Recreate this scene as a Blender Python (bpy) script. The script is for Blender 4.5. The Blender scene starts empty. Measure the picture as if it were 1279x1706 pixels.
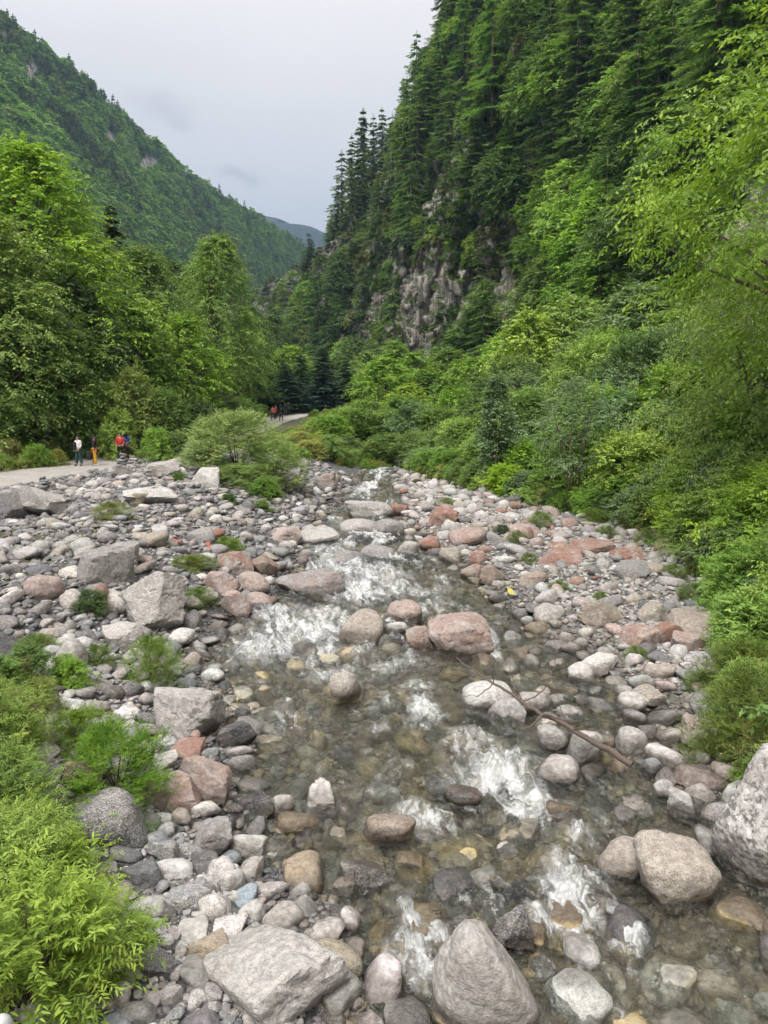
import bpy, bmesh, math, random
import numpy as np
from mathutils import Vector, Matrix
from mathutils.bvhtree import BVHTree

S = bpy.context.scene
COL = S.collection
RAD = math.radians

# ------------------------------------------------------------------ camera
FPX, PITCH, CAM_Z = 1241.0, RAD(8.84), 6.0          # focal length in photo pixels, tilt down, eye height over the stream
cam_d = bpy.data.cameras.new('camera')
cam_d.sensor_fit = 'HORIZONTAL'; cam_d.sensor_width = 36; cam_d.lens = 36*FPX/1279
cam_d.clip_start = 0.05; cam_d.clip_end = 12000
cam = bpy.data.objects.new('camera', cam_d); COL.objects.link(cam)
cam.location = (0, 0, CAM_Z); cam.rotation_euler = (math.pi/2 - PITCH, 0, 0)
S.camera = cam

# ------------------------------------------------------------------ overcast sky and soft sun
SUN_EL, SUN_AZ = RAD(58), RAD(-150)                  # high, behind the camera and a little to the left
SKY_GAIN, EXPOSURE = 0.355, 1.04
HAZE = 0.00019
def px_dir(px, py):
    a = (px-639.5)/FPX; b = (853-py)/FPX
    v = np.array([a, math.cos(PITCH)+b*math.sin(PITCH), -math.sin(PITCH)+b*math.cos(PITCH)])
    return v
W = bpy.data.worlds.new('World'); S.world = W; W.use_nodes = True
nt = W.node_tree; nt.nodes.clear()
def N(t, kind, **kw):
    n = t.nodes.new(kind)
    for k, v in kw.items():
        if k.startswith('i_'):
            key = k[2:]; key = int(key) if key.isdigit() else key.replace('_', ' ')
            n.inputs[key].default_value = v
        else: setattr(n, k, v)
    return n
def LK(t, a, b): t.links.new(a, b)
def M(t, op, a, b=None, c=None, clamp=False):
    n = t.nodes.new('ShaderNodeMath'); n.operation = op; n.use_clamp = clamp
    for i, v in enumerate((a, b, c)):
        if v is None: continue
        if isinstance(v, (int, float)): n.inputs[i].default_value = v
        else: LK(t, v, n.inputs[i])
    return n.outputs[0]
def VM(t, op, a, b=None):
    n = t.nodes.new('ShaderNodeVectorMath'); n.operation = op
    for i, v in enumerate((a, b)):
        if v is None: continue
        if isinstance(v, (tuple, list)): n.inputs[i].default_value = v
        else: LK(t, v, n.inputs[i])
    return n
def MIX(t, fac, a, b, mode='MIX'):
    n = t.nodes.new('ShaderNodeMix'); n.data_type = 'RGBA'; n.blend_type = mode
    for s, v in ((0, fac), (6, a), (7, b)):
        if isinstance(v, (int, float)): n.inputs[s].default_value = v
        elif isinstance(v, (tuple, list)): n.inputs[s].default_value = (*v, 1) if len(v) == 3 else v
        else: LK(t, v, n.inputs[s])
    return n.outputs[2]
def RAMP(t, fac, lo, hi, a=0.0, b=1.0):
    n = t.nodes.new('ShaderNodeMapRange'); n.interpolation_type = 'SMOOTHSTEP'
    LK(t, fac, n.inputs[0])
    for i, v in zip((1, 2, 3, 4), (lo, hi, a, b)): n.inputs[i].default_value = v
    return n.outputs[0]
def NOISE(t, vec, scale, detail=4, rough=0.55, dist=0.0):
    n = t.nodes.new('ShaderNodeTexNoise'); n.inputs['Scale'].default_value = scale
    n.inputs['Detail'].default_value = detail; n.inputs['Roughness'].default_value = rough; n.inputs['Distortion'].default_value = dist
    if vec is not None: LK(t, vec, n.inputs['Vector'])
    return n
tc = N(nt, 'ShaderNodeTexCoord'); dirv = VM(nt, 'NORMALIZE', tc.outputs['Generated']).outputs[0]
sep = N(nt, 'ShaderNodeSeparateXYZ'); LK(nt, dirv, sep.inputs[0])
zc = M(nt, 'MAXIMUM', sep.outputs[2], 0.0)
lum = M(nt, 'MULTIPLY_ADD', M(nt, 'MULTIPLY', zc, zc), 2.6, 1.0)          # an overcast sky is brighter overhead
flat = VM(nt, 'MULTIPLY', dirv, (1.0, 1.0, 2.4)).outputs[0]
cl = RAMP(nt, NOISE(nt, flat, 2.3, 3, 0.5).outputs[0], 0.25, 0.75, 0.95, 1.05)
lum = M(nt, 'MULTIPLY', lum, cl)
wob = VM(nt, 'SCALE', VM(nt, 'SUBTRACT', NOISE(nt, dirv, 24, 3).outputs['Color'], (0.5, 0.5, 0.5)).outputs[0]); wob.inputs['Scale'].default_value = 0.05
for (px, py, r, k) in ((270, 178, 0.040, 0.80), (297, 200, 0.022, 0.82), (398, 292, 0.028, 0.72), (428, 297, 0.014, 0.86)):
    d = px_dir(px, py); d = d/np.linalg.norm(d)
    dd = VM(nt, 'MULTIPLY', VM(nt, 'SUBTRACT', VM(nt, 'ADD', dirv, wob.outputs[0]).outputs[0], tuple(d)).outputs[0], (1, 1, 2.3)).outputs[0]
    ln = VM(nt, 'LENGTH', dd).outputs['Value']
    lum = M(nt, 'MULTIPLY', lum, RAMP(nt, ln, 0.0, r*1.3, k, 1.0))
below = RAMP(nt, sep.outputs[2], -0.06, -0.01, 0.25, 1.0)
lum = M(nt, 'MULTIPLY', M(nt, 'MULTIPLY', lum, below), SKY_GAIN)
bg1 = N(nt, 'ShaderNodeBackground', i_Color=(1.11, 1.0, 0.915, 1)); LK(nt, lum, bg1.inputs['Strength'])
sky = N(nt, 'ShaderNodeTexSky', sky_type='NISHITA', sun_disc=False, sun_elevation=SUN_EL, sun_rotation=SUN_AZ, dust_density=6.0)
hs = N(nt, 'ShaderNodeHueSaturation', i_Saturation=0.12); LK(nt, sky.outputs[0], hs.inputs['Color'])
bg2 = N(nt, 'ShaderNodeBackground', i_Strength=0.008); LK(nt, hs.outputs[0], bg2.inputs['Color'])
ad = N(nt, 'ShaderNodeAddShader'); LK(nt, bg1.outputs[0], ad.inputs[0]); LK(nt, bg2.outputs[0], ad.inputs[1])
wo = N(nt, 'ShaderNodeOutputWorld'); LK(nt, ad.outputs[0], wo.inputs['Surface'])
sun_d = bpy.data.lights.new('sun', 'SUN'); sun_d.energy = 1.5; sun_d.angle = RAD(22); sun_d.color = (1.0, 0.97, 0.92)
sun = bpy.data.objects.new('sun', sun_d); COL.objects.link(sun)
sd = Vector((math.sin(SUN_AZ)*math.cos(SUN_EL), math.cos(SUN_AZ)*math.cos(SUN_EL), math.sin(SUN_EL)))
sun.rotation_euler = sd.to_track_quat('Z', 'Y').to_euler()
S.view_settings.view_transform = 'Standard'; S.view_settings.look = 'None'
S.view_settings.exposure = EXPOSURE; S.view_settings.gamma = 1.0
S.render.engine = 'CYCLES'
cy = S.cycles
cy.max_bounces = 5; cy.diffuse_bounces = 2; cy.glossy_bounces = 1; cy.transmission_bounces = 3; cy.transparent_max_bounces = 6; cy.use_adaptive_sampling = True; cy.adaptive_threshold = 0.04; cy.volume_bounces = 0
cy.use_denoising = True; cy.caustics_reflective = False; cy.caustics_refractive = True

# ------------------------------------------------------------------ numeric helpers
rng = np.random.default_rng(7)
def _h(i, j, k, s):
    h = (i*374761393 + j*668265263 + k*2147483647 + s*1274126177) & 0xFFFFFFFF
    h = ((h ^ (h >> 13))*1274126177) & 0xFFFFFFFF
    return ((h ^ (h >> 16)) & 0xFFFF)/32767.5 - 1.0
def vnoise(p, seed=0):
    p = np.asarray(p, float); i = np.floor(p).astype(np.int64); f = p - i; u = f*f*f*(f*(f*6-15)+10)
    r = 0
    for a in (0, 1):
        wa = u[..., 0] if a else 1-u[..., 0]
        for b in (0, 1):
            wb = u[..., 1] if b else 1-u[..., 1]
            for c in (0, 1):
                wc = u[..., 2] if c else 1-u[..., 2]
                r = r + wa*wb*wc*_h(i[..., 0]+a, i[..., 1]+b, i[..., 2]+c, seed)
    return r
def fbm(p, oct=4, seed=0, gain=0.5):
    r = 0; a = 1.0; p = np.asarray(p, float)
    for o in range(oct): r = r + a*vnoise(p, seed+o); p = p*2.03+17.1; a *= gain
    return r
def P3(x, y, z=0.0): return np.stack([x, y, np.broadcast_to(z, np.shape(x))], -1)
def sstep(a, b, x): t = np.clip((x-a)/(b-a), 0, 1); return t*t*(3-2*t)
def nrm(v): return v/np.maximum(np.linalg.norm(v, axis=-1, keepdims=True), 1e-9)

# ------------------------------------------------------------------ object helpers
def mesh(name, v, faces, mat=None, smooth=False, attrs=None):
    """faces: list of (n,k) index arrays; attrs: {name: (domain, type, array)}"""
    me = bpy.data.meshes.new(name)
    v = np.asarray(v, np.float32)
    if not isinstance(faces, list): faces = [faces]
    faces = [np.asarray(f, np.int32) for f in faces if len(f)]
    me.vertices.add(len(v)); me.vertices.foreach_set('co', v.ravel())
    nl = sum(f.size for f in faces); npoly = sum(len(f) for f in faces)
    me.loops.add(nl); me.loops.foreach_set('vertex_index', np.concatenate([f.ravel() for f in faces]))
    st = []; o = 0
    for f in faces: st.append(o+np.arange(len(f))*f.shape[1]); o += f.size
    me.polygons.add(npoly); me.polygons.foreach_set('loop_start', np.concatenate(st).astype(np.int32))
    if smooth: me.polygons.foreach_set('use_smooth', np.ones(npoly, bool))
    me.update(calc_edges=True)
    for k, (dom, typ, arr) in (attrs or {}).items():
        a = me.attributes.new(k, typ, dom)
        a.data.foreach_set('value' if typ in ('FLOAT', 'INT') else ('color' if 'COLOR' in typ else 'vector'), np.asarray(arr, np.float32 if typ != 'INT' else np.int32).ravel())
    if mat: me.materials.append(mat)
    return me
def ob(name, data, parent=None, loc=None, rot=None, scl=None):
    o = bpy.data.objects.new(name, data); COL.objects.link(o); o.parent = parent
    if loc is not None: o.location = loc
    if rot is not None: o.rotation_euler = rot
    if scl is not None: o.scale = scl if hasattr(scl, '__len__') else (scl,)*3
    return o
def tag(o, label=None, cat=None, group=None, kind=None, tint=None, lichen=None):
    if label: o['label'] = label
    if cat: o['category'] = cat
    if group: o['group'] = group
    if kind: o['kind'] = kind
    if tint is not None: o['tint'] = [float(c) for c in tint]
    if lichen is not None: o['lichen'] = float(lichen)
    return o
def tube(pts, rad, sides=6):
    pts = np.asarray(pts, float); n = len(pts); rad = np.broadcast_to(rad, n)
    t = nrm(np.gradient(pts, axis=0)); ref = np.where(np.abs(t[:, 2:3]) > 0.9, [[1., 0, 0]], [[0, 0, 1.]])
    a = nrm(np.cross(t, ref)); b = np.cross(t, a); th = np.arange(sides)*2*math.pi/sides
    v = pts[:, None]+rad[:, None, None]*(a[:, None]*np.cos(th)[None, :, None]+b[:, None]*np.sin(th)[None, :, None])
    v = v.reshape(-1, 3); i = np.arange(n-1)[:, None]*sides; j = np.arange(sides)[None]; k = (j+1) % sides
    f = np.stack([i+j, i+k, i+sides+k, i+sides+j], -1).reshape(-1, 4)
    v = np.concatenate([v, pts[-1:]]); tip = len(v)-1
    e = (n-1)*sides
    f2 = np.stack([e+j[0], e+k[0], np.full(sides, tip)], -1)
    return v, f, f2
def join(parts):
    vs, q, t, o = [], [], [], 0
    for v, fq, ft in parts:
        vs.append(v); o2 = o; o += len(v)
        if len(fq): q.append(fq+o2)
        if len(ft): t.append(ft+o2)
    return np.concatenate(vs), [np.concatenate(q)] + ([np.concatenate(t)] if t else [])

# ------------------------------------------------------------------ materials
def newmat(name):
    m = bpy.data.materials.new(name); m.use_nodes = True; m.node_tree.nodes.clear(); return m, m.node_tree
def out(t, s): o = N(t, 'ShaderNodeOutputMaterial'); LK(t, s, o.inputs['Surface'])
def attr(t, name, typ='GEOMETRY'): return N(t, 'ShaderNodeAttribute', attribute_name=name, attribute_type=typ)
def bump(t, h, dist, strength=1.0, normal=None):
    b = N(t, 'ShaderNodeBump', i_Distance=dist, i_Strength=strength); LK(t, h, b.inputs['Height'])
    if normal is not None: LK(t, normal, b.inputs['Normal'])
    return b.outputs[0]
def river_z(t, pos):
    s = N(t, 'ShaderNodeSeparateXYZ'); LK(t, pos, s.inputs[0])
    return M(t, 'SUBTRACT', s.outputs[2], M(t, 'MULTIPLY', s.outputs[1], 0.02)), s

def mat_rock():
    m, t = newmat('rock'); g = N(t, 'ShaderNodeNewGeometry'); pos = g.outputs['Position']
    tint = attr(t, 'tint', 'INSTANCER').outputs['Color']; lich = attr(t, 'lichen', 'INSTANCER').outputs['Fac']
    oi = N(t, 'ShaderNodeObjectInfo'); rn = oi.outputs['Random']
    off = VM(t, 'ADD', pos, VM(t, 'SCALE', (1.0, 1.0, 1.0)).outputs[0]); sc = off.inputs[1].links[0].from_node; LK(t, M(t, 'MULTIPLY', rn, 37.0), sc.inputs['Scale'])
    p = off.outputs[0]
    n1 = NOISE(t, p, 2.3, 4, 0.62).outputs[0]; n2 = NOISE(t, p, 13, 3, 0.65).outputs[0]; n3 = NOISE(t, p, 55, 2, 0.75).outputs[0]
    c = MIX(t, RAMP(t, n1, 0.3, 0.7), tint, MIX(t, 0.5, tint, (0.30, 0.27, 0.24)))
    c = MIX(t, RAMP(t, n2, 0.36, 0.68), MIX(t, 1.0, c, (0.62, 0.62, 0.63), 'MULTIPLY'), c)
    gr = RAMP(t, M(t, 'FRACT', M(t, 'MULTIPLY', rn, 7.3)), 0.25, 1.0, 0.12, 1.0)
    c = MIX(t, M(t, 'MULTIPLY', gr, RAMP(t, n3, 0.46, 0.66, 0, 0.8)), c, MIX(t, 0.55, c, (0.70, 0.69, 0.67)))
    c = MIX(t, M(t, 'MULTIPLY', gr, RAMP(t, n3, 0.44, 0.32, 0, 0.8)), c, MIX(t, 1.0, c, (0.30, 0.30, 0.31), 'MULTIPLY'))
    vn = NOISE(t, VM(t, 'MULTIPLY', p, (1.0, 2.6, 3.4)).outputs[0], 1.7, 4, 0.6, 1.2).outputs[0]           # pale veins and rusty stains
    c = MIX(t, RAMP(t, M(t, 'ABSOLUTE', M(t, 'SUBTRACT', vn, 0.5)), 0.014, 0.0, 0, 0.28), c, (0.52, 0.51, 0.49))
    c = MIX(t, RAMP(t, vn, 0.60, 0.72, 0, 0.5), c, MIX(t, 1.0, c, (0.80, 0.60, 0.42), 'MULTIPLY'))
    c = MIX(t, RAMP(t, vn, 0.40, 0.28, 0, 0.6), c, MIX(t, 1.0, c, (0.52, 0.53, 0.55), 'MULTIPLY'))
    mot = attr(t, 'mottle', 'INSTANCER').outputs['Fac']
    c = MIX(t, M(t, 'MULTIPLY', mot, RAMP(t, M(t, 'ADD', M(t, 'MULTIPLY', n2, .6), M(t, 'MULTIPLY', n1, .4)), .50, .42)), c, (.12, .115, .11))
    # red lichen
    sn = N(t, 'ShaderNodeSeparateXYZ'); LK(t, g.outputs['Normal'], sn.inputs[0])
    lm = M(t, 'MULTIPLY', M(t, 'MULTIPLY', lich, 0.85), RAMP(t, M(t, 'ADD', NOISE(t, p, 3.1, 3, 0.65).outputs[0], M(t, 'MULTIPLY', sn.outputs[2], 0.06)), 0.42, 0.62), clamp=True)
    c = MIX(t, lm, c, MIX(t, n2, (0.25, 0.095, 0.055), (0.19, 0.10, 0.068)))
    # algae and wet stone by the waterline
    rz, s = river_z(t, pos)
    wz = M(t, 'ADD', rz, M(t, 'MULTIPLY', M(t, 'SUBTRACT', NOISE(t, p, 4.0, 2).outputs[0], 0.5), 0.22))
    alg = MIX(t, RAMP(t, NOISE(t, VM(t, 'ADD', pos, (9.0, 3.0, 0.0)).outputs[0], 1.5, 1).outputs[0], 0.40, 0.60), (0.34, 0.33, 0.22), (0.60, 0.46, 0.16))
    alg = MIX(t, RAMP(t, rn, 0.2, 0.9), alg, MIX(t, 0.5, c, (0.26, 0.25, 0.18)))
    under = RAMP(t, wz, 0.045, -0.05)
    c = MIX(t, M(t, 'MULTIPLY', under, 0.45), c, alg)
    wet = RAMP(t, wz, 0.24, 0.10)
    c = MIX(t, M(t, 'MULTIPLY', M(t, 'MULTIPLY', wet, RAMP(t, wz, -0.06, 0.03)), 0.75), c, MIX(t, 1.0, c, (0.30, 0.28, 0.25), 'MULTIPLY'))
    b = N(t, 'ShaderNodeBsdfPrincipled', i_Roughness=0.85); b.inputs['Specular IOR Level'].default_value = 0.3
    LK(t, c, b.inputs['Base Color']); LK(t, RAMP(t, wz, 0.20, 0.08, 0.85, 0.30), b.inputs['Roughness'])
    h = M(t, 'ADD', M(t, 'MULTIPLY', n1, 0.9), M(t, 'ADD', M(t, 'MULTIPLY', n2, 0.30), M(t, 'MULTIPLY', n3, 0.10)))
    LK(t, bump(t, h, 0.10, 0.75), b.inputs['Normal'])
    out(t, b.outputs[0]); return m

def mat_leaf():
    m, t = newmat('foliage'); tint = attr(t, 'tint', 'INSTANCER').outputs['Color']; tone = attr(t, 'tone').outputs['Fac']
    rn = N(t, 'ShaderNodeObjectInfo').outputs['Random']
    hs = N(t, 'ShaderNodeHueSaturation'); LK(t, tint, hs.inputs['Color'])
    LK(t, M(t, 'MULTIPLY_ADD', tone, -0.035, 0.512), hs.inputs['Hue']); LK(t, M(t, 'MULTIPLY_ADD', tone, 1.15, 0.45), hs.inputs['Value'])
    LK(t, M(t, 'MULTIPLY_ADD', rn, 0.2, 0.85), hs.inputs['Saturation'])
    d = N(t, 'ShaderNodeBsdfPrincipled', i_Roughness=0.55); d.inputs['Specular IOR Level'].default_value = 0.22; LK(t, hs.outputs[0], d.inputs['Base Color'])
    tr = N(t, 'ShaderNodeBsdfTranslucent'); LK(t, MIX(t, 1.0, hs.outputs[0], (1.25, 1.2, 0.6), 'MULTIPLY'), tr.inputs['Color'])
    mx = N(t, 'ShaderNodeMixShader', i_0=0.36); LK(t, d.outputs[0], mx.inputs[1]); LK(t, tr.outputs[0], mx.inputs[2])
    out(t, mx.outputs[0]); return m

def mat_bark():
    m, t = newmat('bark'); p = N(t, 'ShaderNodeNewGeometry').outputs['Position']
    n = NOISE(t, VM(t, 'MULTIPLY', p, (9, 9, 2)).outputs[0], 1.5, 5, 0.6).outputs[0]
    b = N(t, 'ShaderNodeBsdfPrincipled', i_Roughness=0.9); LK(t, MIX(t, RAMP(t, n, 0.3, 0.7), (0.05, 0.038, 0.028), (0.16, 0.13, 0.10)), b.inputs['Base Color'])
    LK(t, bump(t, n, 0.04), b.inputs['Normal']); out(t, b.outputs[0]); return m

def mat_plain(name, c, rough=0.8, scale=30, amount=0.3):
    m, t = newmat(name); p = N(t, 'ShaderNodeNewGeometry').outputs['Position']; n = NOISE(t, p, scale, 4).outputs[0]
    b = N(t, 'ShaderNodeBsdfPrincipled', i_Roughness=rough)
    LK(t, MIX(t, n, tuple(x*(1-amount) for x in c), tuple(x*(1+amount) for x in c)), b.inputs['Base Color'])
    LK(t, bump(t, n, 0.01, 0.4), b.inputs['Normal']); out(t, b.outputs[0]); return m

def mat_ground():
    m, t = newmat('ground'); p = N(t, 'ShaderNodeNewGeometry').outputs['Position']
    veg = attr(t, 'veg').outputs['Fac']; road = attr(t, 'road').outputs['Fac']; left = attr(t, 'slate').outputs['Fac']
    n1 = NOISE(t, p, 1.1, 4, 0.6).outputs[0]; n2 = NOISE(t, p, 24, 3, 0.7).outputs[0]
    vo = N(t, 'ShaderNodeTexVoronoi', i_Scale=13.0, i_Randomness=1.0); LK(t, p, vo.inputs['Vector'])
    vs = N(t, 'ShaderNodeSeparateColor'); LK(t, vo.outputs['Color'], vs.inputs[0])
    peb = MIX(t, vs.outputs[0], (0.08, 0.08, 0.078), (0.28, 0.275, 0.265))  # gravel colours darkened to paint in the shade of gaps between stones
    sla = MIX(t, vs.outputs[0], (0.05, 0.052, 0.056), (0.17, 0.172, 0.175))
    c = MIX(t, left, peb, sla)
    c = MIX(t, RAMP(t, n2, 0.35, 0.65), MIX(t, 1.0, c, (0.5, 0.5, 0.5), 'MULTIPLY'), c)
    rd = MIX(t, RAMP(t, n1, 0.3, 0.7), (0.27, 0.255, 0.235), (0.37, 0.355, 0.335)); rd = MIX(t, RAMP(t, n2, 0.5, 0.7), rd, (0.45, 0.44, 0.42))
    c = MIX(t, road, c, rd)
    soil = MIX(t, RAMP(t, n1, 0.35, 0.65), (0.06, 0.085, 0.025), (0.075, 0.06, 0.04))
    vm = RAMP(t, M(t, 'ADD', veg, M(t, 'MULTIPLY', M(t, 'SUBTRACT', n1, 0.5), 0.7)), 0.4, 0.6)
    c = MIX(t, vm, c, soil)
    rz, s = river_z(t, p)
    bedc = MIX(t, RAMP(t, NOISE(t, p, 2.6, 4).outputs[0], 0.35, 0.65), (0.20, 0.195, 0.14), (0.33, 0.28, 0.16))
    c = MIX(t, M(t, 'MULTIPLY', RAMP(t, rz, 0.03, -0.10), 0.7), c, MIX(t, 1.0, bedc, MIX(t, vs.outputs[1], (0.5, 0.5, 0.5), (1.2, 1.2, 1.2)), 'MULTIPLY'))
    b = N(t, 'ShaderNodeBsdfPrincipled', i_Roughness=0.9); LK(t, c, b.inputs['Base Color'])
    h = M(t, 'ADD', M(t, 'MULTIPLY', vo.outputs['Distance'], -0.5), n2)
    LK(t, bump(t, h, 0.05, 0.8), b.inputs['Normal']); out(t, b.outputs[0]); return m

def mat_cliff(scale=1.0, rock=True, wood=((0.028, 0.052, 0.016), (0.06, 0.095, 0.028))):
    m, t = newmat('cliff' if rock else 'wooded_slope'); g = N(t, 'ShaderNodeNewGeometry'); p = g.outputs['Position']
    st = VM(t, 'MULTIPLY', p, (0.42*scale, 0.42*scale, 0.07*scale)).outputs[0]
    n1 = NOISE(t, st, 1.6, 6, 0.68, 0.6).outputs[0]; n2 = NOISE(t, p, 0.30*scale, 3, 0.6).outputs[0]; n3 = NOISE(t, p, 2.2*scale, 4, 0.65).outputs[0]
    c = MIX(t, RAMP(t, n1, 0.38, 0.62), (0.11, 0.105, 0.098), (0.50, 0.475, 0.44))
    cv = N(t, 'ShaderNodeTexVoronoi', feature='DISTANCE_TO_EDGE', i_Scale=1.0); LK(t, VM(t, 'MULTIPLY', VM(t, 'ADD', p, VM(t, 'SCALE', NOISE(t, p, .8, 2).outputs['Color']).outputs[0]).outputs[0], (.55*scale, .55*scale, .16*scale)).outputs[0], cv.inputs['Vector'])
    c = MIX(t, RAMP(t, cv.outputs['Distance'], 0.06, 0.0, 0, .75), c, (.045, .04, .036))
    c = MIX(t, RAMP(t, n2, 0.48, 0.66, 0, 0.5), c, (0.30, 0.245, 0.19)); c = MIX(t, RAMP(t, n3, 0.46, 0.30, 0, .7), c, (0.08, 0.075, 0.068))
    sn = N(t, 'ShaderNodeSeparateXYZ'); LK(t, g.outputs['Normal'], sn.inputs[0])
    gm = RAMP(t, M(t, 'ADD', sn.outputs[2], M(t, 'MULTIPLY', M(t, 'SUBTRACT', n3, 0.5), 0.7)), 0.36, 0.56) if rock else attr(t, 'veg').outputs['Fac']
    c = MIX(t, gm, c, MIX(t, n3, *wood))
    b = N(t, 'ShaderNodeBsdfPrincipled', i_Roughness=0.92); LK(t, c, b.inputs['Base Color'])
    LK(t, bump(t, M(t, 'ADD', n1, M(t, 'MULTIPLY', n3, 0.4)), 1.2/scale), b.inputs['Normal']); out(t, b.outputs[0]); return m

def mat_water():
    m, t = newmat('stream_water'); p = N(t, 'ShaderNodeNewGeometry').outputs['Position']; foam = attr(t, 'foam').outputs['Fac']
    warp = VM(t, 'SCALE', VM(t, 'SUBTRACT', NOISE(t, p, 2.2, 3).outputs['Color'], (.5, .5, .5)).outputs[0]); warp.inputs['Scale'].default_value = 0.75
    pw = VM(t, 'ADD', p, warp.outputs[0]).outputs[0]
    cx_ = N(t, 'ShaderNodeCombineXYZ'); LK(t, VM(t, 'DOT_PRODUCT', pw, (.95, .30, 0)).outputs['Value'], cx_.inputs[0]); LK(t, VM(t, 'DOT_PRODUCT', pw, (-.30, .95, 0)).outputs['Value'], cx_.inputs[1])
    sp = VM(t, 'MULTIPLY', cx_.outputs[0], (1.0, 0.22, 1.0)).outputs[0]                            # streaks drawn out along the current
    n4 = NOISE(t, VM(t, 'MULTIPLY', cx_.outputs[0], (15.0, 4.5, 1.0)).outputs[0], 1.0, 3, 0.6, 0.5).outputs[0]
    n1 = NOISE(t, sp, 5.0, 4, 0.62, 0.8).outputs[0]; n2 = NOISE(t, pw, 26, 3, 0.7, 0.6).outputs[0]
    fm = M(t, 'ADD', foam, M(t, 'ADD', M(t, 'MULTIPLY', M(t, 'SUBTRACT', n1, 0.5), 1.7), M(t, 'MULTIPLY', M(t, 'SUBTRACT', n2, 0.5), 0.6)))
    fm = M(t, 'ADD', fm, M(t, 'MULTIPLY', M(t, 'SUBTRACT', n4, 0.5), 0.8))
    fmask = M(t, 'MULTIPLY', M(t, 'POWER', RAMP(t, fm, 0.30, 1.25), 1.35), RAMP(t, foam, 0.02, 0.30))
    h = M(t, 'ADD', M(t, 'MULTIPLY', n1, 0.8), M(t, 'ADD', M(t, 'MULTIPLY', n2, 0.14), M(t, 'MULTIPLY', n4, 0.40)))
    nb = bump(t, h, 0.16, 1.0)
    gl = N(t, 'ShaderNodeBsdfGlossy', i_Roughness=0.05); LK(t, nb, gl.inputs['Normal']); gl.inputs['Color'].default_value = (0.95, 0.97, 1, 1)
    tr = N(t, 'ShaderNodeBsdfTransparent'); tr.inputs['Color'].default_value = (0.96, 0.98, 0.95, 1)
    rf = N(t, 'ShaderNodeBsdfRefraction', i_IOR=1.33, i_Roughness=0.0); rf.inputs['Color'].default_value = (0.97, 0.985, 0.96, 1); LK(t, bump(t, h, 0.07, 0.8), rf.inputs['Normal'])
    tw = N(t, 'ShaderNodeMixShader', i_0=0.22); LK(t, tr.outputs[0], tw.inputs[1]); LK(t, rf.outputs[0], tw.inputs[2]); tr = tw
    fr = N(t, 'ShaderNodeFresnel', i_IOR=1.52); LK(t, nb, fr.inputs['Normal'])
    mx = N(t, 'ShaderNodeMixShader'); LK(t, fr.outputs[0], mx.inputs[0]); LK(t, tr.outputs[0], mx.inputs[1]); LK(t, gl.outputs[0], mx.inputs[2])
    fo = N(t, 'ShaderNodeBsdfPrincipled', i_Roughness=0.6); fo.inputs['Base Color'].default_value = (0.80, 0.83, 0.84, 1); LK(t, bump(t, n2, 0.06, 1.0), fo.inputs['Normal'])
    mf = N(t, 'ShaderNodeMixShader'); LK(t, fmask, mf.inputs[0]); LK(t, mx.outputs[0], mf.inputs[1]); LK(t, fo.outputs[0], mf.inputs[2])
    out(t, mf.outputs[0]); return m

ROCK, LEAF, BARK, GROUND, WATER = mat_rock(), mat_leaf(), mat_bark(), mat_ground(), mat_water()
CLIFF, SLOPE, FARWOOD = mat_cliff(1.0), mat_cliff(0.25, False), mat_cliff(0.1, False, ((.008, .018, .014), (.02, .038, .028)))      # far ridge: dark conifer forest, painted darker so the haze's blue dominates

# ------------------------------------------------------------------ the lie of the land (metres; stream runs towards the camera)
def zr(y): return 0.02*y
LY = [-60, 3, 6.27, 7.93, 10.59, 12.63, 15.55, 17.99, 21.94, 27.97, 34.67, 42.79, 50.05, 60, 80, 120]
LX = [-.3, -.3, -.45, -1.12, -2.19, -2.69, -4.1, -3.6, -2.9, -2.97, -2.81, -2.07, -1.6, 1, 8, 16]
RY = [-60, 3, 7.0, 8.59, 10.77, 14.55, 17.99, 22.64, 30.32, 38.32, 46.87, 60, 80, 120]
RX = [4.2, 4.2, 4.35, 4.7, 5.0, 5.3, 3.9, 2.63, 1.0, 1.26, 0.5, 4, 12, 20]
BY = [-60, 6, 8, 11.14, 15.55, 20.06, 25.94, 30.32, 36.41, 45.43, 52, 60, 80, 120]
BX = [5.2, 5.2, 5.3, 5.7, 7.7, 9.2, 10.25, 8.94, 5.9, 2.6, 1.4, 5, 13, 21]
QY = [-60, 20, 34, 42, 52, 70, 90, 103, 113, 120, 135, 170]
QX = [-30, -23, -20, -18.3, -16.6, -15, -14.0, -12.6, -9, -2, 6, 10]
ZQY = [-60, 30, 44, 94, 105, 116, 140]
ZQ = [1.4, 1.8, 1.9, 2.95, 3.45, 4.05, 5]
def fxl(y): return np.interp(y, LY, LX)
def fxr(y): return np.interp(y, RY, RX)
def fxb(y): return np.interp(y, BY, BX)
def fxq(y): return np.interp(y, QY, QX)
def road_w(x, y): return 1-sstep(2.0, 3.2, np.abs(x-fxq(y)))
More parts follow.
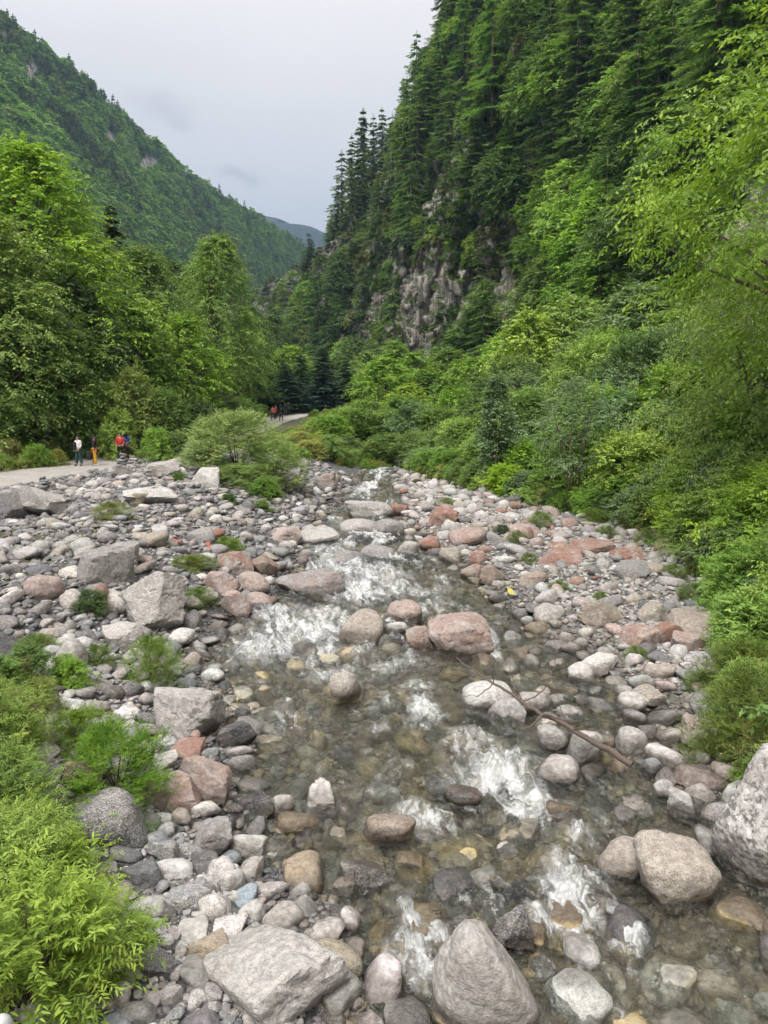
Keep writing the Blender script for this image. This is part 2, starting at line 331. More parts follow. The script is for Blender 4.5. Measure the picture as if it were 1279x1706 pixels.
def terr(x, y, detail=True):
    x = np.asarray(x, float); y = np.asarray(y, float)
    xl, xr, xb, xq = fxl(y), fxr(y), fxb(y), fxq(y); z0 = zr(np.clip(y, -10, 200))
    dl, dr = xl-x, x-xr
    ins = np.minimum(-dl, -dr)
    shelf = sstep(3.4, 1.2, -dr)*sstep(8.5, 10.5, y)*(1-sstep(17, 20, y))      # stony shallows on the right
    z = np.where(ins > 0, -(0.29+.16*sstep(17, 22, y)-0.15*shelf)*sstep(0, 1.1, ins), 0.0)
    near = np.interp(dl, [0, .6, 2, 4, 7, 12, 40], [0, .10, .38, 1.05, 2.6, 4.2, 9])
    mid = np.interp(dl, [0, 1.2, 3, 6, 9, 12, 20, 60], [0, .42, 1.0, 1.35, 1.3, .95, 1.0, 1.3])
    k = sstep(12, 21, y); lz = near*(1-k)+mid*k
    lz = lz+.40*np.exp(-((dl-7.5)/2.3)**2)*sstep(26, 33, y)*(1-sstep(45, 50, y))
    z = np.where(dl > 0, lz, z)
    rz = np.interp(dr, [0, .5, 2, 6, 20], [0, .10, .22, .36, .6]) + 0.30*np.maximum(x-xb, 0)
    z = np.where(dr > 0, rz, z)
    out_l = np.maximum(np.minimum(xq, -13.5)-4.5-x, 0); z = z+np.where(dl > 0, 0.42*np.maximum(out_l-2, 0)*sstep(25, 45, y), 0)
    z = z+z0+0.018*np.maximum(y-70, 0)*sstep(0, 10, np.minimum(dl+30, 30))
    w = road_w(x, y)*(dl > 0); z = z*(1-w)+np.interp(y, ZQY, ZQ)*w
    if detail:
        p = P3(x, y); z = z+(0.10*fbm(p*0.55, 3, 3)+0.03*vnoise(p*3.1, 9))*(1-0.9*w)
    return z
def hit(px, py, lift=0.0, wet=False):
    """point of the land seen at that pixel of the photograph (its distance along the view axis too)"""
    d = px_dir(px, py); t = np.geomspace(3, 500, 900)
    x, y, z = d[0]*t, d[1]*t, CAM_Z+d[2]*t
    top = (lambda a, b: np.maximum(terr(a, b, False), zr(b)-.02)) if wet else (lambda a, b: terr(a, b, False))
    g = top(x, y)+lift
    i = int(np.argmax(z < g))
    if i == 0: i = len(t)-1
    a, b = t[i-1], t[i]
    for _ in range(18):
        c = (a+b)/2
        if CAM_Z+d[2]*c < float(top(d[0]*c, d[1]*c))+lift: b = c
        else: a = c
    return np.array([d[0]*b, d[1]*b, CAM_Z+d[2]*b]), b
def proj(p):
    p = np.asarray(p, float); q = p-np.array([0, 0, CAM_Z])
    dep = q[..., 1]*math.cos(PITCH)-q[..., 2]*math.sin(PITCH); up = q[..., 1]*math.sin(PITCH)+q[..., 2]*math.cos(PITCH)
    dep = np.where(dep > 0.1, dep, 0.1)
    return 639.5+FPX*q[..., 0]/dep, 853-FPX*up/dep, dep

# ------------------------------------------------------------------ ground sheet, from behind the camera to the horizon
ys = np.concatenate([np.linspace(-60, 2, 24, endpoint=False), 2+(np.expm1(np.linspace(0, 1, 470)*math.log(5000/3.0+1)))*3.0])
u = np.linspace(-1, 1, 430); us = np.sign(u)*(0.55*np.abs(u)+0.45*np.abs(u)**3)
half = np.where(ys < 2, 40, 9+0.80*np.maximum(ys, 0)+np.minimum(np.maximum(ys-2, 0)*3, 22))
GX = us[None]*half[:, None]; GY = np.repeat(ys[:, None], len(u), 1)
GZ = terr(GX, GY); far = sstep(180, 320, GY); GZ = GZ*(1-far)+(-8)*far
def gridfaces(r, c):
    i = np.arange(r-1)[:, None]*c+np.arange(c-1)[None]; return np.stack([i, i+1, i+c+1, i+c], -1).reshape(-1, 4)
dl = fxl(GY)-GX
veg = np.where(GX > fxb(GY)+0.3, 1.0, 0.0)
lmask = (dl > 0)
veg = np.where(lmask & (GY < 24), sstep(3.0, 5.5, dl+0.8*vnoise(P3(GX, GY)*0.8, 5))*0.75, veg)
veg = np.where(lmask & (GX < fxq(GY)-1.5) & (GY > 30), 0.95, veg)
veg = np.where(lmask & (GY > 50) & (GX > fxq(GY)+2.0), 0.9, veg); veg = np.where(GY > 56, np.maximum(veg, 0.9), veg)
rw = road_w(GX+0.5*vnoise(P3(GX, GY)*0.7, 8), GY)*lmask; veg = veg*(1-rw)
ground = ob('ground', mesh('ground', np.stack([GX, GY, GZ], -1).reshape(-1, 3), gridfaces(len(ys), len(u)), GROUND, True,
    {'veg': ('POINT', 'FLOAT', veg.ravel()), 'road': ('POINT', 'FLOAT', rw.ravel()), 'slate': ('POINT', 'FLOAT', lmask.astype(float).ravel())}))
tag(ground, 'valley floor with gravel banks, a dirt track and the stream bed', 'ground', kind='structure')

# ------------------------------------------------------------------ the stream
FOAM = [ # pixel x, y and half sizes, strength: the white water
 (470,1195,62,24,.55),(440,1075,60,18,.95),(510,1050,75,24,1.0),(555,1030,50,14,.85),(520,1080,45,20,.8),(600,985,34,24,1.0),(585,955,40,16,.85),(650,985,55,16,.8),(545,925,38,12,.8),
 (690,1005,40,12,.5),(600,1075,40,12,.7),(660,1105,50,14,.6),(560,1115,50,14,.75),(700,1185,28,26,.95),(690,1150,26,16,.7),(640,1215,36,14,.6),
 (780,1250,44,22,.85),(830,1300,70,34,1.0),(880,1345,46,24,1.0),(800,1285,60,16,.8),(720,1310,40,14,.5),(705,1372,48,26,.95),(640,1330,40,12,.5),(760,1330,50,14,.6),
 (950,1500,48,42,1.0),(925,1535,50,20,.95),(985,1530,40,18,.9),(1045,1568,30,20,1.0),(935,1460,24,30,.8),(690,1590,44,38,1.0),(682,1540,22,34,.85),(730,1570,24,20,.8),(965,1400,20,20,.95),(1005,1470,30,14,.5),(1030,1525,14,30,.5),
 (620,965,60,18,.9),(700,990,40,10,.7),(520,945,40,12,.8),(640,930,40,10,.6),(500,985,40,10,.7),(470,1030,50,14,.8),(590,880,40,8,.7),(520,892,30,9,.85),(555,870,26,9,.7),(600,850,26,8,.7),(575,905,24,8,.6),(530,850,20,8,.6),(610,825,24,6,.6),(820,1078,12,20,.95),(1180,1610,60,12,.35),(470,960,30,8,.5),(650,1060,24,10,.6),(430,1130,40,10,.45),(600,1180,30,10,.4),(850,1230,40,10,.4)]
wy = 4.0+np.expm1(np.linspace(0, 1, 620)*math.log(80/4.0+1))*4.0
wu = np.linspace(0, 1, 300)
wl, wr = fxl(wy)-1.2, fxr(wy)+2.2
WX = wl[:, None]+(wr-wl)[:, None]*wu[None]; WY = np.repeat(wy[:, None], len(wu), 1)
foam = np.zeros_like(WX); drop = np.zeros_like(WX)
for px, py, a, b, k in FOAM:
    c, d = hit(px, py, 0.0, True) ; e, _ = hit(px, py-b, 0.0, True); f_, _ = hit(px, py+b, 0.0, True)
    ra = max(a*d/FPX, 0.08); rb = max((e[1]-f_[1])/2, 0.08)
    r2 = ((WX-c[0])/ra)**2+((WY-c[1])/rb)**2
    foam = np.maximum(foam, k*np.exp(-0.5*r2))
    if k > .75: drop = drop+.07*k*np.tanh((WY-c[1])/max(rb*.8, .2))*np.exp(-((WX-c[0])/(ra*1.3))**2)*np.exp(-((WY-c[1])/(rb*4+.6))**2)
pw = P3(WX, WY)
mid = np.sin(np.clip((WX-fxl(WY))/(fxr(WY)-fxl(WY)), 0, 1)*math.pi)**.6
run = fbm(pw*np.array([1.1, .38, 1])+fbm(pw*.9, 2, 71)[..., None]*.8, 3, 61)
foam = np.maximum(foam, mid*np.clip(.26+.85*run, 0, .78)*(.55+.60*sstep(12, 26, WY)))
wq = pw+np.stack([vnoise(pw*1.3, 3), vnoise(pw*1.3, 4), 0*WX], -1)*.35
chop = 0.065*fbm(wq*np.array([2.4, 1.5, 1]), 4, 21)+0.018*fbm(wq*np.array([8, 6, 1]), 3, 31)
step = 0.05*vnoise(pw*np.array([0.45, 0.8, 1]), 41)
turb = np.abs(fbm(pw*np.array([5, 4, 1]), 4, 51))
WZ = zr(WY)+0.015+chop*(1-.3*foam)+step+drop+foam*(0.15*turb+.03)
water = ob('stream', mesh('stream', np.stack([WX, WY, WZ], -1).reshape(-1, 3), gridfaces(len(wy), len(wu)), WATER, True, {'foam': ('POINT', 'FLOAT', foam.ravel())}))
tag(water, 'clear shallow mountain stream breaking into white water over stones', 'stream', kind='structure')

# ------------------------------------------------------------------ mountains
def catmull(P, n):
    P = np.asarray(P, float); P = np.concatenate([[2*P[0]-P[1]], P, [2*P[-1]-P[-2]]]); m = len(P)-3
    t = np.linspace(0, m-1e-6, n); i = t.astype(int); f = (t-i)[:, None]; a, b, c, d = P[i], P[i+1], P[i+2], P[i+3]
    return 0.5*(2*b+(c-a)*f+(2*a-5*b+4*c-d)*f**2+(3*b-a-3*c+d)*f**3)
def pt(px, py, d): v = px_dir(px, py); return v/v[1]*d+np.array([0, 0, CAM_Z])
def fp(px, d, z): return np.array([(px-639.5)/FPX*d, d, z])
def ruled(foot, crest, nt_, nv, power, amp, seed, back):
    A, B = catmull(foot, nt_), catmull(crest, nt_); v = np.linspace(0, 1, nv)
    pl = v**power
    X = A[:, None, :2]+(B-A)[:, None, :2]*pl[None, :, None]; Z = A[:, None, 2]+(B-A)[:, None, 2]*v[None]
    p = np.concatenate([X, Z[..., None]], -1)
    dirh = nrm((B-A)[:, None, :2]*np.ones((1, nv, 1)))
    q = p/np.array([1, 1, 1.0])
    n = fbm(q/amp[1], 4, seed, 0.52)*amp[0]+amp[2]*np.abs(fbm(q/np.array([amp[3], amp[3], amp[3]*5]), 4, seed+9))
    fade = sstep(0, .05, v)[None]
    p[..., :2] -= dirh*(n*fade)[..., None]
    bk = np.linspace(0, 1, 8)[1:]                        # the far side, falling away behind the crest
    Bk = p[:, -1:, :]+np.concatenate([dirh[:, -1:]*back*bk[None, :, None], (-0.55*back*bk**1.3)[None, :, None]*np.ones((nt_, 1, 1))], -1)
    return np.concatenate([p, Bk], 1)
foot = [fp(330, 420, 4), fp(400, 330, 3), fp(470, 255, 2), fp(560, 200, 1), fp(640, 170, 1), fp(740, 145, 1), fp(900, 112, 1), fp(1090, 86, 2), (34, 66, 2), (33, 40, 2), (33, 0, 2), (33, -70, 2)]
crest = [pt(385, 500, 470), pt(432, 482, 400), pt(540, 418, 310), pt(622, 330, 262), pt(716, 150, 235), pt(860, -130, 220), pt(1080, -330, 195), pt(1380, -430, 165), (118, 110, 112), (112, 60, 105), (108, 10, 100), (108, -70, 95)]
RM = ruled(foot, crest, 560, 230, 1.55, (7.5, 26.0, 6.0, 7.0), 60, 120)
q_ = RM/np.array([2.6, 2.6, 11.0]); led = RM[..., 2]/5.0+1.5*fbm(RM/14.0, 2, 33)
RM[..., :2] -= nrm(np.stack([np.full(RM.shape[:2], .85), np.full(RM.shape[:2], .5)], -1))*(2.0*np.abs(fbm(q_, 3, 35))+1.1*(led-np.floor(led))+.5*fbm(RM/1.3, 2, 36))[..., None]
rm_me = mesh('mountain', RM.reshape(-1, 3), gridfaces(RM.shape[0], RM.shape[1])[:, ::-1], CLIFF, True)
tag(ob('steep_mountain', rm_me), 'steep mountainside with bare cliff bands rising right of the valley', 'mountain', kind='structure')
lfoot = [fp(-500, 200, 0), fp(-150, 260, 0), fp(90, 320, 0), fp(210, 380, 0), fp(300, 470, 0), fp(395, 620, 0), fp(455, 850, 0), fp(520, 1150, 0)]
lcrest = [pt(-700, -350, 430), pt(-220, -140, 520), pt(0, 36, 600), pt(110, 118, 650), pt(250, 240, 740), pt(395, 346, 880), pt(505, 414, 1050), pt(585, 480, 1300)]
LM = ruled(lfoot, lcrest, 220, 110, 1.1, (14.0, 120.0, 9.0, 40.0), 80, 400)
px_, py_, _ = proj(LM); vegl = np.ones(LM.shape[:2])
LBARE = [(48, 128, 17, 40), (245, 277, 22, 19), (182, 238, 13, 20), (88, 172, 11, 18), (4, 65, 14, 16), (8, 105, 16, 14)]
for a, b, c, d in LBARE:
    q, _ = None, None
    vegl = np.minimum(vegl, sstep(0.7, 1.2, np.hypot((px_-a)/c, (py_-b)/d)+0.3*vnoise(LM/9.0, 4)))
lm_me = mesh('left_mountain', LM.reshape(-1, 3), gridfaces(LM.shape[0], LM.shape[1])[:, ::-1], SLOPE, True, {'veg': ('POINT', 'FLOAT', vegl.ravel())})
tag(ob('wooded_mountain', lm_me), 'long wooded mountain slope falling from the left towards the valley', 'mountain', kind='structure')
ff = [fp(-900, 2200, -20), fp(200, 2250, -20), fp(600, 2300, -20), fp(1200, 2300, -20)]
fc = [pt(-600, 250, 2700), pt(380, 352, 2700), pt(470, 372, 2700), pt(520, 380, 2700), pt(590, 400, 2700), pt(800, 380, 2700), pt(1300, 300, 2700)]
fc = catmull(fc, 4) if len(fc) == 4 else fc
FM = ruled(catmull(ff, 7), fc, 160, 40, 1.0, (30., 300., 20., 90.), 90, 900)
tag(ob('far_ridge', mesh('far_ridge', FM.reshape(-1, 3), gridfaces(FM.shape[0], FM.shape[1])[:, ::-1], FARWOOD, True, {'veg': ('POINT', 'FLOAT', np.ones(FM.shape[:2]).ravel())})),
    'hazy blue ridge far up the valley', 'ridge', kind='structure')
RBVH = BVHTree.FromPolygons([tuple(v) for v in RM.reshape(-1, 3)], [tuple(f) for f in gridfaces(RM.shape[0], RM.shape[1])])

# ------------------------------------------------------------------ scattering what nobody could count
def scatter_group(coll):
    g = bpy.data.node_groups.new('scatter', 'GeometryNodeTree'); g.is_modifier = True
    g.interface.new_socket('Geometry', in_out='INPUT', socket_type='NodeSocketGeometry'); g.interface.new_socket('Geometry', in_out='OUTPUT', socket_type='NodeSocketGeometry')
    i, o = g.nodes.new('NodeGroupInput'), g.nodes.new('NodeGroupOutput'); ins = g.nodes.new('GeometryNodeInstanceOnPoints')
    ci = g.nodes.new('GeometryNodeCollectionInfo'); ci.inputs['Collection'].default_value = coll
    ci.inputs['Separate Children'].default_value = True; ci.inputs['Reset Children'].default_value = True
    def na(n, typ): a = g.nodes.new('GeometryNodeInputNamedAttribute'); a.data_type = typ; a.inputs['Name'].default_value = n; return a.outputs['Attribute']
    L = g.links.new; L(i.outputs[0], ins.inputs['Points']); L(ci.outputs[0], ins.inputs['Instance']); ins.inputs['Pick Instance'].default_value = True
    L(na('idx', 'INT'), ins.inputs['Instance Index'])
    e = g.nodes.new('FunctionNodeEulerToRotation'); L(na('rot', 'FLOAT_VECTOR'), e.inputs[0]); L(e.outputs[0], ins.inputs['Rotation'])
    L(na('scl', 'FLOAT_VECTOR'), ins.inputs['Scale']); L(ins.outputs[0], o.inputs[0]); return g
def scatter(name, meshes, pts, rot, scl, tint, idx, lichen=None):
    c = bpy.data.collections.new(name+'_pieces')
    for k, me in enumerate(meshes): c.objects.link(bpy.data.objects.new(f'{name}_piece_{k:02d}', me))
    n = len(pts); tint = np.concatenate([np.asarray(tint).reshape(n, 3), np.ones((n, 1))], 1)
    me = bpy.data.meshes.new(name); me.vertices.add(n); me.vertices.foreach_set('co', np.asarray(pts, np.float32).ravel())
    for an, ty, arr in (('rot', 'FLOAT_VECTOR', rot), ('scl', 'FLOAT_VECTOR', scl), ('tint', 'FLOAT_COLOR', tint), ('idx', 'INT', idx), ('lichen', 'FLOAT', lichen if lichen is not None else np.zeros(n))):
        a = me.attributes.new(an, ty, 'POINT'); a.data.foreach_set({'FLOAT_VECTOR': 'vector', 'FLOAT_COLOR': 'color'}.get(ty, 'value'), np.asarray(arr, np.int32 if ty == 'INT' else np.float32).ravel())
    o = ob(name, me); md = o.modifiers.new('scatter', 'NODES'); md.node_group = scatter_group(c); return o

# ------------------------------------------------------------------ plants
def leaves(base, d, n, ln, w, tone, fold=0.0, lance=False):
    """leaf blades: base point, direction, face normal, length, width"""
    side = nrm(np.cross(d, n)); ln = ln[:, None]; w = w[:, None]; m = len(base)
    if not lance:
        v = np.stack([base, base+d*ln*.45+side*w*.5-n*ln*fold, base+d*ln-n*ln*.10, base+d*ln*.45-side*w*.5-n*ln*fold], 1)
        f = np.arange(m)[:, None]*4+np.arange(4)[None]; tn = tone
    else:
        tip = base+d*ln-n*ln*.22
        v = np.stack([base, base+d*ln*.35+side*w*.5+n*w*.22, base+d*ln*.72+side*w*.36-n*ln*.04, tip, base+d*ln*.72-side*w*.36-n*ln*.04, base+d*ln*.35-side*w*.5+n*w*.22, base+d*ln*.5-n*ln*.02], 1)
        o = np.arange(m)[:, None]*7
        f = np.concatenate([o+np.array([[0, 1, 2, 6]]), o+np.array([[6, 2, 3, 4]]), o+np.array([[0, 6, 4, 5]])]); tn = np.tile(tone, 3)
    return v.reshape(-1, 3), f, tn
def sprays(r, c, o, twigs, nl, tl, ll, lw, droop, spread=0.9, up=0.25, lance=False, hang=0.25, tone_c=None):
    """leafy twigs growing from clump centres c in outward directions o"""
    n = len(c); cc = np.repeat(c, twigs, 0); oo = np.repeat(o, twigs, 0)
    d = nrm(oo*0.7+r.normal(0, spread*0.6, (n*twigs, 3))+np.array([0, 0, up])); L = tl*r.uniform(.55, 1.15, n*twigs)
    cc = cc+r.normal(0, tl*.16, cc.shape)
    t = (np.arange(nl)+.6)/nl; T = np.tile(t, n*twigs); k = n*twigs
    C, D, LL = np.repeat(cc, nl, 0), np.repeat(d, nl, 0), np.repeat(L, nl)
    pos = C+D*(LL*T)[:, None]; pos[:, 2] -= droop*LL*T*T
    tan = D.copy(); tan[:, 2] -= 2*droop*T; tan = nrm(tan)
    sd = nrm(np.cross(tan, np.array([0, 0, 1.0]))+1e-6); sg = np.where(np.tile(np.arange(nl) % 2 == 0, k), 1., -1.)[:, None]
    ld = nrm(tan*.65+sd*sg*.75+np.array([0, 0, -hang])+r.normal(0, .28, pos.shape))
    nn = nrm(np.cross(sd*sg, tan)*sg*0+np.array([0, 0, 1.0])+0.35*D+r.normal(0, .38, pos.shape)); nn = nrm(nn-ld*np.sum(nn*ld, 1, keepdims=True))
    tc_ = np.repeat(r.uniform(0, 1, n) if tone_c is None else tone_c, twigs*nl); tone = np.clip(.5*tc_+.28*np.repeat(r.uniform(0, 1, k), nl)+.32*r.uniform(0, 1, len(pos)), 0, 1)
    sz = r.uniform(.7, 1.25, len(pos))
    return leaves(pos, ld, nn, ll*sz, lw*sz, tone, .05, lance)
def crown_mesh(name, parts):
    v = np.concatenate([p[0] for p in parts]); o = 0; fs = []; tn = []
    for p in parts: fs.append(p[1]+o); o += len(p[0]); tn.append(p[2])
    return mesh(name, v, np.concatenate(fs), LEAF, False, {'tone': ('FACE', 'FLOAT', np.concatenate(tn))})
def broadleaf(seed, H, R, base=.18, clumps=120, twigs=9, nl=10, tl=None, ll=.3, lw=.14, droop=.35, up=.25, dome=False, stems=1, lance=False, hang=.25, spread=.9, lobes=.35, flat=1.0):
    r = np.random.default_rng(seed); tl = tl or R*.34
    u_ = r.uniform(0, 1, clumps)**(.8 if not dome else .9); az = r.uniform(0, 2*math.pi, clumps)
    prof = np.sin(math.pi*np.clip(.08+.90*u_, 0, 1)**.72)**.75 if not dome else np.sqrt(np.clip(1-(u_*.97)**2.1, 0, 1))
    sh = 1+lobes*fbm(np.stack([np.cos(az)*1.6, np.sin(az)*1.6, u_*2.6], -1)+seed*7.7, 2, seed)
    rad = R*.88*prof*sh*np.sqrt(r.uniform(.22, 1, clumps))
    z = H*(base+(1-base)*u_*.95)
    c = np.stack([np.cos(az)*rad, np.sin(az)*rad, z], -1)
    o = nrm(np.stack([np.cos(az)*(rad+.2*R), np.sin(az)*(rad+.2*R), (u_-.35)*R*1.1*flat], -1))
    crown = crown_mesh('crown', [sprays(r, c, o, twigs, nl, tl, ll, lw, droop, spread, up, lance, hang)])
    tb = []; top = H*.80
    lean = r.normal(0, .05*H/ max(stems, 1)**.2, (stems, 2)) if stems == 1 else np.stack([np.cos(np.arange(stems)*2.4), np.sin(np.arange(stems)*2.4)], -1)*R*.45*r.uniform(.5, 1, (stems, 1))
    r0 = H*.020 if stems == 1 else H*.010
    st = []
    for s in range(stems):
        t = np.linspace(0, 1, 7); pp = np.stack([lean[s, 0]*t**1.2+.02*H*np.sin(t*5+s)*t, lean[s, 1]*t**1.2+.02*H*np.cos(t*4+s)*t, top*t-.02*H], -1)
        tb.append(tube(pp, r0*(1.1-t)**.8+.004, 7)); st.append(pp)
    for k in range(0, clumps, max(1, clumps//(26 if stems == 1 else 16))):
        s = st[k % stems]; j = np.clip((c[k, 2]*.72/top)*6, 0, 5.9); a = s[int(j)]+(s[int(j)+1]-s[int(j)])*(j % 1); b = c[k]
        t = np.linspace(0, 1, 5)[:, None]; pp = a+(b-a)*t; pp[:, 2] += .12*np.linalg.norm(b-a)*np.sin(t[:, 0]*math.pi)*(-.6); tb.append(tube(pp, r0*.42*(1.05-t[:, 0]), 5))
    v, f = join(tb)
    return mesh('trunk', v, f, BARK, True), crown
def conifer(seed, H, R, tiers=22, nb=8, sp=9, q=.42, w=.15, droop=.25, base=.10, gaps=.25, power=.85):
    r = np.random.default_rng(seed); B = []; D = []; NN = []; LN = []; WD = []; TN = []
    for i in range(tiers):
        u_ = (i+r.uniform(-.3, .3))/tiers; u_ = min(max(u_, 0), .985)
        z = H*(base+(1-base)*u_)
        for b in range(max(3, int(nb*(1-.45*u_)))):
            if r.uniform() < gaps: continue
            az = r.uniform(0, 2*math.pi); L = max(.06*R, R*(1-u_)**power*r.uniform(.65, 1.1)); tn = r.uniform(0, 1)
            d = np.array([math.cos(az), math.sin(az), 0]); s = np.array([-d[1], d[0], 0]); n = max(3, int(sp*(.35+.65*L/R)))
            t = (np.arange(n)+.5)/n
            p = d*(L*t)[:, None]; p[:, 2] = z-droop*L*t+.28*droop*L*t**3+.10*L*(1-t)
            for side in (-1, 1, 0):
                ld = nrm(d*(.75 if side else 1)+s*side*.8+np.array([0, 0, -.12])+r.normal(0, .16, (n, 3)))
                ln = (q*(1.15-.45*t) if side else q*.8*np.ones(n))*r.uniform(.8, 1.25, n)*(0.55+.6*L/R); nn = nrm(np.array([0, 0, 1.])+r.normal(0, .22, (n, 3)))
                nn = nrm(nn-ld*np.sum(nn*ld, 1, keepdims=True)); B.append(p); D.append(ld); NN.append(nn); LN.append(ln); WD.append(w*np.ones(n)*r.uniform(.8, 1.2, n)); TN.append(np.clip(.45*tn+.55*r.uniform(0, 1, n), 0, 1))
    k = 14; t = np.linspace(0, 1, k); B.append(np.stack([0*t, 0*t, H*(.93+.06*t)], -1)); D.append(nrm(r.normal(0, .5, (k, 3))+[0, 0, .9])); NN.append(nrm(r.normal(0, 1, (k, 3)))); LN.append(q*.5*np.ones(k)); WD.append(w*.5*np.ones(k)); TN.append(np.ones(k)*.5)
    crown = crown_mesh('crown', [leaves(np.concatenate(B), np.concatenate(D), np.concatenate(NN), np.concatenate(LN), np.concatenate(WD), np.concatenate(TN), .04)])
    t = np.linspace(0, 1, 6); v, f = join([tube(np.stack([0*t, 0*t, H*.97*t-.3], -1), H*.016*(1.08-t), 7)])
    return mesh('trunk', v, f, BARK, True), crown
def tuft(seed, n, h, spread, w):
    r = np.random.default_rng(seed); az = r.uniform(0, 6.283, n); ln = h*r.uniform(.5, 1.1, n); b = np.stack([r.normal(0, spread*.4, n), r.normal(0, spread*.4, n), -.02*np.ones(n)], -1)
    d = nrm(np.stack([np.cos(az)*r.uniform(.1, .7, n), np.sin(az)*r.uniform(.1, .7, n), np.ones(n)], -1)); s = np.stack([-np.sin(az), np.cos(az), 0*az], -1)*(w*.5); dz = np.array([0, 0, 1.])
    o = nrm(d*[1, 1, 0]+1e-6)
    V = np.stack([b-s, b+s, b+d*(ln*.6)[:, None]+s*.8, b+d*(ln*.6)[:, None]-s*.8, b+d*ln[:, None]+o*(ln*.30)[:, None]-dz*(ln*.10)[:, None]], 1).reshape(-1, 3)
    i = np.arange(n)[:, None]*5; f1 = i+np.array([[0, 1, 2, 3]]); f2 = i+np.array([[3, 2, 4]]); tn = r.uniform(0, 1, n)
    return mesh('blades', V, [f1, f2], LEAF, False, {'tone': ('FACE', 'FLOAT', np.concatenate([tn, tn]))})

G = dict(bright=(.155, .255, .030), fresh=(.115, .215, .032), mid=(.080, .150, .030), deep=(.048, .100, .026), olive=(.085, .115, .032), dark=(.034, .070, .028), blue=(.040, .085, .055), grey=(.090, .150, .070), lime=(.215, .300, .030), pine=(.046, .078, .030), straw=(.19, .22, .06))
G = {k_: tuple(c_*f_ for c_, f_ in zip(v_, (1.68, 1.62, 1.7))) for k_, v_ in G.items()}
def vary(c, r, a=.16): c = np.asarray(c)*(1+r.uniform(-a, a)); return c*np.array([1+r.uniform(-a, a)*.6, 1, 1+r.uniform(-a, a)*.5])
def plant(name, protos, loc, scale, rz, tint, label, cat, group=None, names=('trunk', 'crown'), tilt=(0, 0)):
    t = ob(name, None, None, loc, (tilt[0], tilt[1], rz), scale); tag(t, label, cat, group)
    for nm, me in zip(names, protos):
        c = ob(nm, me, t); c['tint'] = [float(x) for x in tint]
    return t
R_ = np.random.default_rng(11)
def on_ground(x, y): return (float(x), float(y), float(terr(x, y))-.05)
def at_depth(px, d): return (px-639.5)/FPX*d

# -- mountain species (seen from 100 m and more)
MB = [broadleaf(100+k, 10, 4.2, .08, 130, 9, 13, 1.6, .30, .18, .38, up=.30, flat=.55, lobes=.5) for k in range(4)]
MC = [conifer(120+k, 19, 4.2, 13, 11, 20, .80, .17, .26+.05*k, gaps=.10, power=.62) for k in range(4)]
MS = [broadleaf(140+k, 3, 2.2, .05, 40, 8, 10, 1.1, .30, .18, .3, dome=True, stems=3) for k in range(3)]
ROCKY = [(714, 505, 54, 70), (690, 570, 48, 32), (845, 502, 30, 48), (745, 335, 22, 26), (962, 190, 20, 30), (585, 575, 20, 22), (632, 525, 18, 30), (885, 330, 14, 36), (785, 585, 42, 15), (795, 490, 14, 36), (840, 400, 12, 32)]
def rocky(px, py): return min(math.hypot((px-a)/c, (py-b)/d) for a, b, c, d in ROCKY)
def rm_hit(px, py):
    d = Vector(px_dir(px, py)).normalized(); h = RBVH.ray_cast(Vector((0, 0, CAM_Z)), d)
    return h[0] if h[0] is not None else None
rr = random.Random(5); trees = []; shr = []
for gy in range(-60, 660, 33):
    for gx in range(420, 1330, 34):
        px, py = gx+rr.uniform(-15, 15)+(17 if (gy//33) % 2 else 0), gy+rr.uniform(-14, 14)
        p = rm_hit(px, py)
        if p is None: continue
        if px > 1090 and py > 190+ (1279-px)*1.6: continue            # hidden behind the tree on the near bank
        k = rocky(px, py+8)
        if k < .95 or py > 640: continue
        trees.append((px, py, p))
def where(px, py):
    v = 'at the picture top' if py < 90 else 'high on the mountain' if py < 260 else 'halfway up the mountain' if py < 430 else 'low on the mountain'
    return v+(' near its left edge' if px < 640 else ' above the bare cliff' if px < 790 else ' right of the bare cliff' if px < 1000 else ' behind the lime tree')
rr.shuffle(trees); trees = trees[:281]
for i, (px, py, p) in enumerate(trees):
    sky_edge = px < 800 and py < 420
    con = rr.random() < (.9 if sky_edge else .74 if py < 330 else .40)
    near_rock = rocky(px, py) < 1.6
    s = rr.uniform(.8, 1.3)*(.6 if near_rock else 1)
    if con:
        tk = rr.choice(['pine', 'dark', 'dark', 'deep', 'deep']); tname = {'pine': 'dull green', 'dark': 'blackish green', 'olive': 'olive green', 'deep': 'deep green'}[tk]; tin = 1.75*vary(G[tk], R_)
        lab, grp = f'{tname} layered conifer {where(px, py)}', f'{tname} conifers {where(px, py)}'
        plant('conifer', MC[i % 4], (p.x, p.y, p.z-1.2), (s*.95, s*.95, s*rr.uniform(.75, 1.15)), rr.uniform(0, 6.28), tin, lab, 'tree', grp, tilt=(rr.uniform(-.05, .05), rr.uniform(-.05, .05)))
    else:
        tk = rr.choice(['mid', 'fresh', 'deep', 'deep', 'mid']); tname = {'mid': 'mid green', 'fresh': 'fresh green', 'deep': 'deep green'}[tk]; tin = 1.2*vary(G[tk], R_)
        lab, grp = (f'small {tname} tree at bare rock {where(px, py)}', f'small {tname} trees at bare rock {where(px, py)}') if near_rock else (f'{tname} leafy broadleaf tree {where(px, py)}', f'{tname} broadleaf trees {where(px, py)}')
        plant('broadleaf_tree', MB[i % 4], (p.x, p.y, p.z-1.5), (s*1.05, s*1.05, s*.95), rr.uniform(0, 6.28), tin, lab, 'tree', grp, tilt=(rr.uniform(-.1, .1), rr.uniform(-.1, .1)))
RC = [conifer(130+k, 18, 3.6, 20, 10, 11, .95, .26, .25, gaps=.12, power=.7, base=.05) for k in range(3)]
